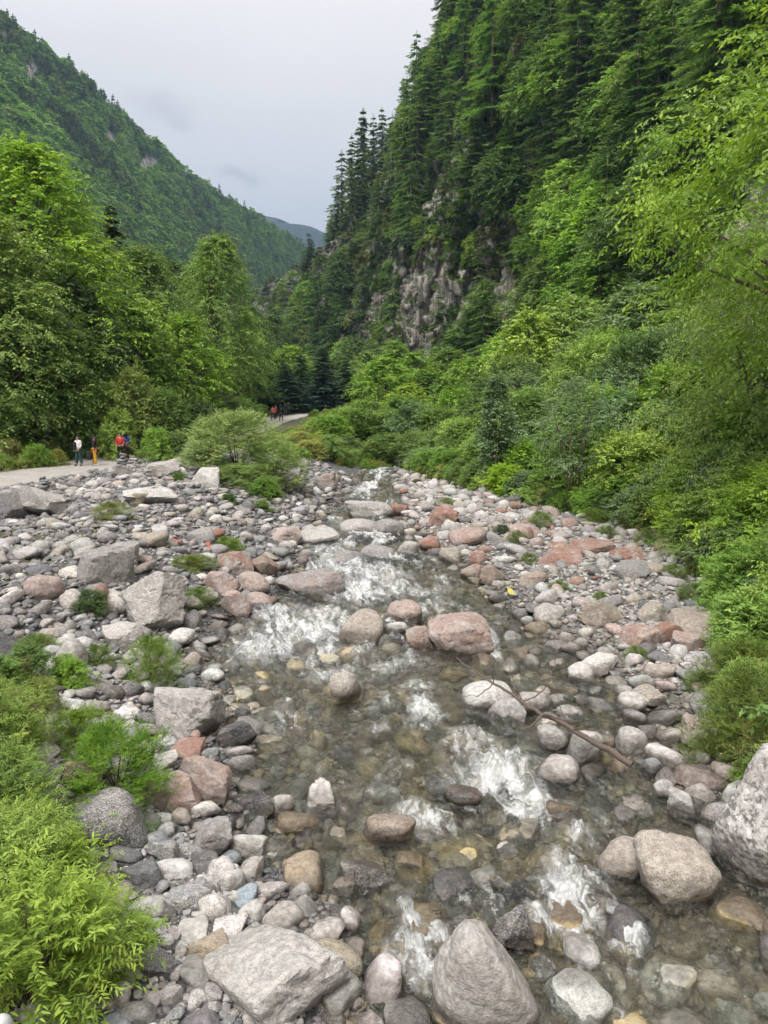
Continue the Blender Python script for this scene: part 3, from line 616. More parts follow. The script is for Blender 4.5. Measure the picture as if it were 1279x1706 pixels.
for k, (px, top) in enumerate(((522, 402), (545, 368), (560, 300), (574, 250), (588, 222), (600, 180), (612, 196), (624, 190), (640, 178), (650, 205), (664, 128), (676, 150), (692, 112), (706, 82), (720, 72), (734, 58), (748, 22), (764, -8), (786, -16))):
    px += rr.uniform(-7, 7); p = next((h for h in (rm_hit(px+2, y) for y in range(-60, 520, 4)) if h is not None), None)
    if p is None: continue
    H = min(max(pt(px, top, p.y)[2]-p.z, 7), 30)
    plant('ridge_pine', RC[k % 3], (p.x, p.y, p.z-1.5), (max(.9, H/17)*rr.uniform(.8, 1.25), max(.9, H/17)*rr.uniform(.8, 1.25), (H+1.5)/18), k*1.7, 1.5*vary(G['pine'], R_), 'slim dark pine standing out against the sky along the mountain edge', 'tree', 'pines along the skyline')
pts, rot, scl, tin, idx = [], [], [], [], []
for gy in range(-80, 680, 15):
    for gx in range(400, 1330, 15):
        px, py = gx+rr.uniform(-8, 8), gy+rr.uniform(-8, 8); k = rocky(px, py)
        if k < .9 and rr.random() > .16: continue
        if px > 1110 and py > 260+(1279-px)*1.6: continue
        p = rm_hit(px, py)
        if p is None: continue
        s = rr.uniform(.35, .85)*(.6 if k < 1.25 else 1)*min(1.5, max(.6, p.y/150)); pts.append((p.x, p.y, p.z-.4)); rot.append((rr.uniform(-.3, .3), rr.uniform(-.3, .3), rr.uniform(0, 6.28)))
        scl.append((s*1.1, s*1.1, s)); tin.append(.90*vary(G[rr.choice(['mid', 'deep', 'deep', 'dark', 'olive', 'fresh'])], R_, .2)); idx.append(rr.randrange(3))
o = scatter('mountain_shrubbery', [m_[1] for m_ in MS], pts, rot, scl, tin, idx)
tag(o, 'dense shrubs and saplings covering the steep mountainside', 'shrubbery', kind='stuff')

# -- forest on the far left mountain: one mass
FT = [broadleaf(160+k, 9, 4.6, .02, 34, 5, 5, 2.2, 1.5, .9, .3, dome=True, flat=.8)[1] for k in range(2)]+[conifer(165, 14, 3.2, 11, 7, 5, 1.9, .8, .3)[1]]
tri = LM.shape; n = 9000
ti = R_.uniform(0, tri[0]-1.01, n*3); vi = R_.uniform(0, 109, n*3); A = LM[ti.astype(int), vi.astype(int)]; B = LM[ti.astype(int)+1, vi.astype(int)+1]
f_ = R_.uniform(0, 1, (len(A), 1)); pp = A+(B-A)*f_; qx, qy, qd = proj(pp)
vg = vegl[ti.astype(int), vi.astype(int)]
ok = (qx > -120) & (qx < 640) & (qy > -80) & (qy < 600) & (vg > .5)
pp = pp[ok][:n]; m = len(pp); dens = fbm(pp/55.0, 3, 12); s = R_.uniform(.55, 1.15, m)*(1+.15*dens)
con = (R_.uniform(0, 1, m)+.5*dens < .30)
tin = np.where(con[:, None], np.array(G['pine'])*1.1, np.array(G['mid'])*np.array([.95, 1.05, 1.05]))*(1+.20*dens[:, None]+R_.uniform(-.25, .25, (m, 1)))*(1+R_.uniform(-.08, .08, (m, 3)))
o = scatter('distant_forest', FT, pp-np.array([0, 0, 1.0]), np.stack([R_.uniform(-.1, .1, m), R_.uniform(-.1, .1, m), R_.uniform(0, 6.28, m)], -1), np.stack([s, s, s], -1), tin, np.where(con, 2, R_.integers(0, 2, m)))
tag(o, 'unbroken forest covering the long slope of the left mountain', 'forest', kind='stuff')

# -- trees of the valley floor
VB = [broadleaf(200+k, 12, 4.6, .10, 150, 8, 10, 1.7, .36, .19, .42, up=.2, flat=.6) for k in range(4)]      # broadleaf, 50-110 m off
VC = [conifer(220+k, 12, 3.6, 34, 14, 14, .62, .20, .22, gaps=.06, power=.75) for k in range(2)]             # blue spruces
BIG = [broadleaf(240+k, 22, 6.4, .06, 430, 9, 12, 2.0, .29, .135, .48, up=.18, flat=.5, lobes=.5) for k in range(3)]
def vtree(px, d, top, R, proto, pH, pR, tint, label, cat='tree', group=None, name='broadleaf_tree', rz=None):
    x = at_depth(px, d); g = on_ground(x, d); zt = pt(px, top, d)[2]; H = max(zt-g[2], 1.0)
    plant(name, proto, g, (R/pR, R/pR, H/pH), R_.uniform(0, 6.28) if rz is None else rz, vary(G[tint] if isinstance(tint, str) else tint, R_, .06), label, cat, group)
vtree(75, 56, 228, 7.6, BIG[0], 22, 6.4, 'fresh', 'tallest bright green tree, broad rounded crown, above the walkers')
vtree(-15, 47, 335, 5.6, BIG[1], 22, 6.4, (.18, .30, .07), 'yellowish green tree cut by the left edge of the picture')
vtree(205, 74, 335, 4.4, VC[0], 12, 3.6, 'pine', 'dark pointed conifer rising between the two tall green trees', name='conifer')
vtree(160, 66, 372, 5.6, BIG[2], 22, 6.4, 'mid', 'mid green tree close behind the tallest bright tree')
vtree(250, 70, 405, 5.8, BIG[1], 22, 6.4, 'mid', 'full green tree between the tall bright tree and the rounded tree')
vtree(372, 84, 386, 5.7, BIG[0], 22, 6.4, (.17, .29, .065), 'tall rounded green tree standing left of the far track')
vtree(312, 64, 530, 4.0, VB[1], 12, 4.6, 'fresh', 'low bright layered tree in front of the tall rounded tree')
vtree(130, 54, 470, 4.8, VB[2], 12, 4.6, (.11, .19, .06), 'shadowy lower tree under the tallest bright tree')
vtree(225, 58, 500, 4.6, VB[3], 12, 4.6, 'mid', 'dull green lower tree behind the four walkers')
vtree(40, 50, 500, 4.4, VB[0], 12, 4.6, 'mid', 'lower green tree by the left picture edge, behind the track')
for px, d, top, R in ((-70, 60, 260, 7), (120, 92, 350, 6), (300, 95, 430, 6), (20, 80, 300, 6.5), (420, 118, 505, 5), (340, 110, 450, 5.5), (455, 140, 520, 6), (210, 100, 420, 6), (400, 100, 560, 4.5)):
    vtree(px, d, top, R, BIG[int(px) % 3], 22, 6.4, 'deep', 'deep green tree in the wood behind the trees left of the track', group='wood left of the track')
for k, (px, d, top, R) in enumerate(((540, 112, 578, 4.6), (478, 108, 604, 4.4), (505, 118, 590, 4.2), (578, 116, 600, 4.0), (445, 104, 600, 3.6))):
    vtree(px, d, top, R, VC[k % 2], 12, 3.6, 'blue', ['broad blue green spruce straight behind the far end of the track', 'blue green spruce just left of the broad spruce', 'slim blue green spruce between the two broad spruces', 'blue green spruce at the right end of the spruce row', 'small blue green spruce at the left end of the row'][k], name='spruce')
vtree(735, 95, 618, 2.8, VC[1], 12, 3.6, 'blue', 'single dark spruce among bright broadleaf trees under the cliff', name='spruce')
for k, (px, d, top, R, c, lab) in enumerate((
 (640, 98, 598, 4.6, 'fresh', 'rounded bright green tree right of the spruces'), (690, 104, 588, 4.4, 'fresh', 'rounded light green tree under the bare cliff wall'), (745, 108, 582, 4.5, 'mid', 'green tree directly beneath the pale cliff'),
 (780, 92, 595, 4.2, 'fresh', 'light green tree between the dark spruce and the maple-like tree'), (680, 84, 640, 3.0, 'bright', 'low bright green tree in front of the rounded trees'), (800, 80, 622, 3.6, 'mid', 'green tree behind the slender poplar sapling'),
 (872, 66, 520, 4.0, 'bright', 'bright yellow green tree, left half of the twin crown'), (945, 68, 494, 4.6, (.20, .36, .06), 'bright green twin-crowned tree at the foot of the mountain'), (1055, 52, 480, 4.2, 'grey', 'feathery grey green tree beside the bright twin crown'),
 (1000, 60, 560, 4.0, 'mid', 'green tree between the twin crown and the feathery tree'), (1120, 48, 520, 4.4, 'fresh', 'green tree behind the overhanging tree on the right'), (860, 74, 600, 4.0, 'deep', 'deep green tree low behind the twin-crowned tree'))):
    vtree(px, d, top, R, VB[k % 4], 12, 4.6, c, lab)

for k in range(26):
    px, d = 430+k*14+R_.uniform(-10, 10), R_.uniform(126, 185); top = 640-R_.uniform(40, 78)
    vtree(px, d, top, R_.uniform(4, 5.5), VB[k % 4] if k % 3 else VC[k % 2], 12, 4.6 if k % 3 else 3.6, ['mid', 'fresh', 'deep'][k % 3], 'green tree in the belt of wood along the foot of the cliff', group='wood at the foot of the cliff')
# -- near right tree with drooping feathery leaves
NR = broadleaf(300, 17, 6.6, .30, 520, 9, 16, 1.5, .19, .075, .50, up=.16, flat=.45, hang=.30, lobes=.6, spread=.8)
plant('overhanging_tree', NR, on_ground(13.7, 20.5), (1, 1, 1.0), 1.2, (.20, .35, .055), 'tall lime green tree with drooping feathery leaves on the right bank', 'tree')
NR2 = broadleaf(301, 9, 4.6, .06, 330, 9, 12, 1.2, .15, .055, .55, up=.18, flat=.5, hang=.4, dome=True, stems=3)
plant('leafy_tree', NR2, on_ground(14.0, 26.5), (1, 1, 1), .4, (.20, .32, .07), 'leafy green tree below and behind the overhanging lime tree', 'tree')
plant('leafy_tree', NR2, on_ground(17.5, 35), (1, 1, 1.1), 2.4, (.20, .31, .10), 'green tree beside the feathery tree on the right bank', 'tree')

# -- bushes along the banks
SB = [broadleaf(320+k, 2.6, 1.7, .03, 150, 9, 12, .66, .13, .052, .30, dome=True, stems=5, up=.50, lobes=.75) for k in range(4)]
def bush(px, d, top, R, k, tint, label, group=None, name='bush', y=None):
    x = at_depth(px, d); g = on_ground(x, d); H = max(pt(px, top, d)[2]-g[2], .4); R = min(R, H*.95)
    plant(name, SB[k % 4], g, (R/1.7, R/1.7, H/2.6), R_.uniform(0, 6.28), vary(G[tint] if isinstance(tint, str) else tint, R_, .08), label, 'bush', group, names=('stems', 'foliage'))
WB = broadleaf(360, 3.6, 2.5, .02, 430, 8, 11, .62, .125, .034, .16, dome=True, stems=9, up=.75, lobes=.25)
def willow(px, d, top, R, rz, tint, label):
    g = on_ground(at_depth(px, d), d); H = pt(px, top, d)[2]-g[2]; plant('willow_bush', WB, g, (R/2.5, R/2.5, H/3.6), rz, tint, label, 'bush', names=('stems', 'foliage'))
willow(395, 37.0, 690, 2.8, 0., (.25, .37, .11), 'large pale green willow bush on the rubble bank')
willow(458, 36.0, 738, 1.7, 2., (.23, .35, .10), 'willow bush leaning over the stream beside the large willow')
willow(405, 35.0, 775, 2.1, 4., (.21, .33, .09), 'lower front part of the willow thicket facing the stream')
willow(335, 38.5, 745, 1.5, 1., (.28, .38, .13), 'willow bush at the left end of the willow thicket')
bush(345, 38.5, 735, 1.5, 2, 'grey', 'grey green bush at the uphill side of the large willow')
bush(440, 33.0, 800, 1.5, 3, 'mid', 'low green bush at the foot of the large willow')
bush(335, 33.5, 800, .9, 1, 'mid', 'small green bush behind the pale slab on the bank')
bush(380, 30.5, 840, .9, 2, 'deep', 'low dark bush above the red stained boulder')
bush(435, 30.5, 848, 1.1, 0, 'mid', 'straggly grey green bush at the water edge')
bush(296, 33.0, 815, .5, 3, 'mid', 'tiny bush beside the slab with the cairn')
for k, (px, d, top, R, c) in enumerate(((500, 53, 722, 1.8, 'straw'), (552, 58, 694, 2.4, 'fresh'), (590, 60, 684, 2.8, 'mid'), (640, 62, 690, 2.8, 'mid'), (690, 60, 680, 2.8, 'grey'), (740, 58, 684, 2.8, 'mid'), (520, 52, 738, 2.0, 'fresh'), (575, 54, 730, 2.2, 'deep'), (640, 54, 728, 2.2, 'mid'),
        (700, 52, 722, 2.2, 'mid'), (755, 50, 715, 2.3, 'grey'), (790, 54, 690, 2.6, 'mid'), (500, 47.0, 748, 1.6, 'fresh'), (480, 46.5, 742, 1.5, 'fresh'), (515, 49.5, 735, 1.7, 'straw'), (550, 51, 728, 1.8, 'fresh'), (610, 68, 672, 2.6, 'fresh'), (575, 74, 680, 2.4, 'fresh'), (670, 74, 662, 3.0, 'mid'), (760, 72, 655, 3.0, 'fresh'))):
    bush(px, d, top, R, k, c, 'green bush in the thicket closing off the stream upvalley', 'thicket across the valley')
bush(695, 42.5, 800, 1.15, 1, (.10, .15, .04), 'low bush standing alone among the stones mid stream bar')
bush(760, 40.5, 806, .9, 2, 'grey', 'sparse grey bush right of the lone bar bush')
bush(838, 27.5, 905, .5, 3, (.07, .12, .055), 'small blue green bush among the red stones')
bush(800, 38.5, 822, .7, 0, 'mid', 'tiny bush at the foot of the poplar sapling')
POP = broadleaf(340, 5.4, 1.25, .10, 190, 8, 9, .50, .12, .075, .25, up=.55)
plant('poplar_sapling', POP, on_ground(at_depth(826, 38.5), 38.5), (1, 1, 1.05), 0, (.15, .25, .12), 'slender grey green poplar sapling at the edge of the stone bar', 'tree')
MST = broadleaf(341, 5.6, 2.4, .30, 100, 8, 9, .75, .12, .055, .3, up=.35, stems=4)
plant('slender_tree', MST, on_ground(at_depth(955, 32.5), 32.5), (1, 1, 1), .6, G['grey'], 'airy green tree with several thin bare stems on the right bank', 'tree')
k = 0
for y in np.arange(9.5, 50, 1.15):
    for row, (off, Hh, Rr) in enumerate(((.7, 1.25, 1.05), (2.3, 2.3, 1.55), (4.4, 3.3, 1.9))):
        if y < 14 and row == 0: Hh = .8; Rr = .7
        if row and R_.uniform() < .25: continue
        x = float(fxb(y))+off+R_.uniform(-.45, .45); yy = y+R_.uniform(-.5, .5); s = R_.uniform(.8, 1.2); g = on_ground(x, yy)
        c = R_.choice(['fresh', 'mid', 'fresh', 'grey', 'bright', 'mid'])
        plant('bush', SB[k % 4], g, (Rr*s/1.7, Rr*s/1.7, Hh*s/2.6), R_.uniform(0, 6.28), 1.15*vary(G[c], R_, .1), ['low leafy bush in the front row along the right bank', 'waist high leafy bush in the thicket on the right bank', 'tall leafy bush in the back of the right bank thicket'][row], 'bush', ['front row of right bank bushes', 'middle of the right bank thicket', 'back of the right bank thicket'][row], names=('stems', 'foliage')); k += 1
for k in range(46):
    y = R_.uniform(22, 62); x = float(fxb(y))+R_.uniform(5.5, 15); g = on_ground(x, y); s = R_.uniform(1.0, 1.7)
    plant('bush', SB[k % 4], g, (s, s, s*R_.uniform(.9, 1.3)), R_.uniform(0, 6.28), 1.0*vary(G[R_.choice(['fresh', 'mid', 'deep', 'grey'])], R_, .1), 'rounded bush on the slope between the right thicket and the trees', 'bush', 'bushes on the right slope', names=('stems', 'foliage'))
for k, (px, d, top, R, c) in enumerate(((20, 46, 690, 1.6, 'mid'), (75, 47.5, 672, 1.8, 'mid'), (165, 51, 640, 2.2, 'fresh'), (225, 50, 625, 2.2, (.19, .27, .07)), (200, 48, 690, 1.3, 'bright'), (275, 52, 655, 2.0, 'mid'), (330, 58, 670, 2.2, 'deep'), (380, 70, 670, 2.2, 'deep'), (110, 49, 660, 1.8, 'deep'), (300, 46.5, 722, 1.2, 'mid'), (265, 46, 716, 1.1, 'fresh'), (345, 50, 700, 1.6, 'mid'), (405, 78, 668, 2.0, 'mid'), (10, 43.5, 735, 1.0, 'straw'), (60, 43.5, 742, .8, 'fresh'), (95, 44.5, 750, .6, 'straw'))):
    bush(px, d, top, R, k, c, 'leafy bush at the wood edge behind the track and the walkers', 'bushes behind the track')

# -- undergrowth and grass
TU = [tuft(400+k, 60, .45, .35, .022) for k in range(3)]+[SB[1][1], SB[3][1]]
pts, tin, scl, idx = [], [], [], []
def grow(n, fx, tints, s0, s1, bushy):
    for _ in range(n):
        x, y = fx()
        b = rr.random() < bushy; s = rr.uniform(s0, s1)
        pts.append(on_ground(x, y)); scl.append((s*.30,)*3 if b else (s,)*3); idx.append(rr.randrange(3, 5) if b else rr.randrange(3)); tin.append(vary(G[rr.choice(tints)], R_, .18))
def f1(): y = 7+44*rr.random()**1.3; return float(fxb(y))+rr.uniform(-.2, 7)*rr.random(), y
def f2(): y = rr.uniform(42, 62); return float(fxq(y))-rr.uniform(2.6, 9), y
def f3(): y = 5.5+8*rr.random(); return float(fxl(y))-2.6-4.5*rr.random()**.7, y
def f4(): y = rr.uniform(50, 100); return float(fxq(y))+rr.uniform(6.5 if y < 92 else 3.5, 17), y
def f5(): y = rr.uniform(62, 118); return float(fxq(y))-rr.uniform(2.6, 5), y
grow(1700, f1, ['mid', 'fresh', 'olive', 'deep', 'straw'], .6, 1.3, .45); grow(900, f2, ['mid', 'straw', 'fresh', 'olive'], .7, 1.3, .3); grow(130, f3, ['mid', 'fresh', 'olive'], .4, .9, .35); grow(1200, f4, ['fresh', 'mid', 'straw'], .6, 1.2, .5); grow(300, f5, ['bright', 'fresh'], .6, 1.2, .4)
n = len(pts)
o = scatter('undergrowth', TU, pts, [(rr.uniform(-.2, .2), rr.uniform(-.2, .2), rr.uniform(0, 6.28)) for _ in range(n)], scl, tin, idx)
tag(o, 'grass and low weeds growing along both banks and the track', 'undergrowth', kind='stuff')

# -- shrubs of the near left bank
NS = [broadleaf(420+k, 1.5, 1.0, .04, 105, 7, 15, .52, .085, .021, .25, lobes=.7, dome=True, stems=6, up=.55, lance=True, hang=.05, spread=.8) for k in range(2)]
NF = broadleaf(425, 1.2, .95, .03, 150, 7, 14, .44, .085, .012, .26, dome=True, stems=8, up=.85, lance=True, hang=-.1, spread=.9, lobes=.6)
def near(px, py, R, H, proto, pR, pH, tint, label, rz=0., name='shrub', lift=0.0, cat='shrub', group=None):
    p, d = hit(px, py); plant(name, proto, (p[0], p[1], float(terr(p[0], p[1]))-.04+lift), (R/pR, R/pR, H/pH), rz, tint, label, cat, group, names=('stems', 'foliage'))
LIME = (.24, .37, .065)
near(50, 1690, .86, 1.15, NS[0], 1.0, 1.5, LIME, 'bright yellow green leafy shrub filling the bottom left corner', 1.)
near(130, 1620, .56, .68, NS[1], 1.0, 1.5, (.22, .35, .06), 'yellow green shrub reaching over the grey cobbles at the bottom', 2.)
near(0, 1500, .68, .95, NS[1], 1.0, 1.5, (.21, .34, .06), 'leafy shrub at the left edge above the corner shrub', .3)
near(85, 1500, .52, .65, NS[0], 1.0, 1.5, LIME, 'leafy lime shrub beside the smooth slate boulder', 4.)
near(30, 1370, .62, .80, NS[0], 1.0, 1.5, (.18, .29, .08), 'light green shrub below the pink boulder at the left edge', 5.)
near(195, 1325, .74, .95, NF, .95, 1.2, (.115, .24, .028), 'deep green grassy shrub with fine narrow leaves', .5)
near(130, 1250, .45, .55, NF, .95, 1.2, (.15, .26, .03), 'fine leaved green shrub left of the grassy shrub', 2.5)
near(195, 1385, .36, .38, NF, .95, 1.2, (.10, .22, .03), 'small green plant above the smooth slate boulder', 3.5)
near(255, 1138, .50, .85, NF, .95, 1.2, (.14, .25, .03), 'upright bright green plant beside the large pale boulder', 1.5)
near(60, 1190, .34, .5, NS[1], 1.0, 1.5, (.17, .25, .04), 'light green plant by the pink boulder at the left edge', 1.1)
near(165, 1110, .30, .42, NF, .95, 1.2, (.11, .19, .04), 'green plant left of the upright plant', .9)
near(150, 1020, .40, .50, SB[0], 1.7, 2.6, (.08, .14, .045), 'sparse bush in front of the pinkish rubble boulder', .2)
near(60, 1075, .34, .30, NF, .95, 1.2, (.12, .20, .04), 'low ferny plant on the left rubble slope', 1.9)
near(330, 1005, .36, .45, NF, .95, 1.2, (.13, .23, .03), 'small green tuft right of the big angular boulder', 2.2)
near(185, 868, .55, .55, NF, .95, 1.2, (.17, .22, .05), 'yellow green tuft alone on the slate rubble slope', 2.2)
near(320, 945, .55, .40, NF, .95, 1.2, (.15, .21, .05), 'grass tuft behind the big angular boulder', 2.2)
near(380, 915, .5, .45, NF, .95, 1.2, (.13, .23, .03), 'bright green plant beside the scraps of litter', .7)
near(1245, 1265, .78, 1.35, NF, .95, 1.2, (.13, .20, .035), 'tall grassy bush above the mottled boulder at the right edge', .2)
near(1235, 1160, .70, 1.0, NF, .95, 1.2, (.14, .21, .04), 'grassy bush at the right edge below the thicket', 1.2)
near(-10, 1290, .75, 1.0, NS[1], 1.0, 1.5, (.19, .30, .055), 'leafy shrub at the left edge beside the pink boulder', 3.3)
near(45, 1430, .5, .7, NS[0], 1.0, 1.5, (.21, .31, .05), 'leafy shrub between the slate boulder and the left edge', .7)
for k_, (a_, b_, r_) in enumerate(((780, 1000, .28), (930, 985, .25), (880, 935, .3), (1010, 895, .4), (1080, 905, .45), (900, 880, .5), (985, 870, .5), (1150, 1000, .4), (1120, 960, .35), (745, 850, .4), (1060, 1100, .25), (1170, 1150, .35), (1000, 1000, .22), (860, 905, .35))):
    near(a_, b_, r_, r_*1.1, NF, .95, 1.2, (.15, .23, .06), 'small green weed growing between stones of the right bar', k_*1.3, group='weeds on the stone bar')
# ------------------------------------------------------------------ rocks
_ico = {}
def ico(l):
    if l not in _ico:
        bm = bmesh.new(); bmesh.ops.create_icosphere(bm, subdivisions=l, radius=1); bm.verts.ensure_lookup_table()
        _ico[l] = (np.array([v.co[:] for v in bm.verts]), np.array([[v.index for v in f.verts] for f in bm.faces])); bm.free()
    return _ico[l]
def rock_mesh(seed, lod, style='round', extra=None):
    r = np.random.default_rng(seed); d, f = ico(lod)
    npl, k, lo, hi = dict(round=(16, 7, .80, 1.02), angular=(9, 80, .52, .95), slab=(8, 60, .6, 1.0), blocky=(11, 30, .62, 1.0))[style]
    n = nrm(r.normal(size=(npl, 3))); dist = r.uniform(lo, hi, npl)
    n = np.concatenate([n, np.eye(3), -np.eye(3)]); dist = np.concatenate([dist, np.ones(6)*.98])
    if extra is not None: n = np.concatenate([n, nrm(np.array(extra)[:, :3])]); dist = np.concatenate([dist, np.array(extra)[:, 3]])
    rad = (np.sum((np.maximum(d@n.T, 0)/dist)**k, 1))**(-1/k)
    a = {'round': .05, 'angular': .035, 'slab': .03, 'blocky': .05}[style]
    v = d*rad[:, None]
    rad2 = 1+a*fbm(v*1.7+seed, 3, seed)+(.028*fbm(v*5+seed, 3, seed+3) if lod > 2 else 0)
    if lod >= 4:
        cr = np.abs(fbm(v*1.6+seed*3, 3, seed+7)); rad2 -= .045*np.exp(-(cr/.05)**2)*(style != 'round')      # cracks
        rad2 += .010*fbm(v*14, 2, seed)
    me = mesh('rock', v*rad2[:, None], f, ROCK, style == 'round' or lod >= 4)
    if style != 'round' and lod >= 4: me.set_sharp_from_angle(angle=RAD(19))
    return me
T = dict(pale=(.44, .435, .425), white=(.60, .60, .59), grey=(.27, .272, .275), tan=(.36, .325, .28), pink=(.42, .35, .325), red=(.35, .245, .215), brown=(.22, .165, .125), slate=(.125, .135, .15), dark=(.075, .077, .082), ochre=(.33, .275, .185), blue=(.27, .31, .34))
LIB = {}
def lib(style, lod, k):
    key = (style, lod, k)
    if key not in LIB: LIB[key] = rock_mesh(1000+k*17+lod*211+len(style)*57, lod, style)
    return LIB[key]
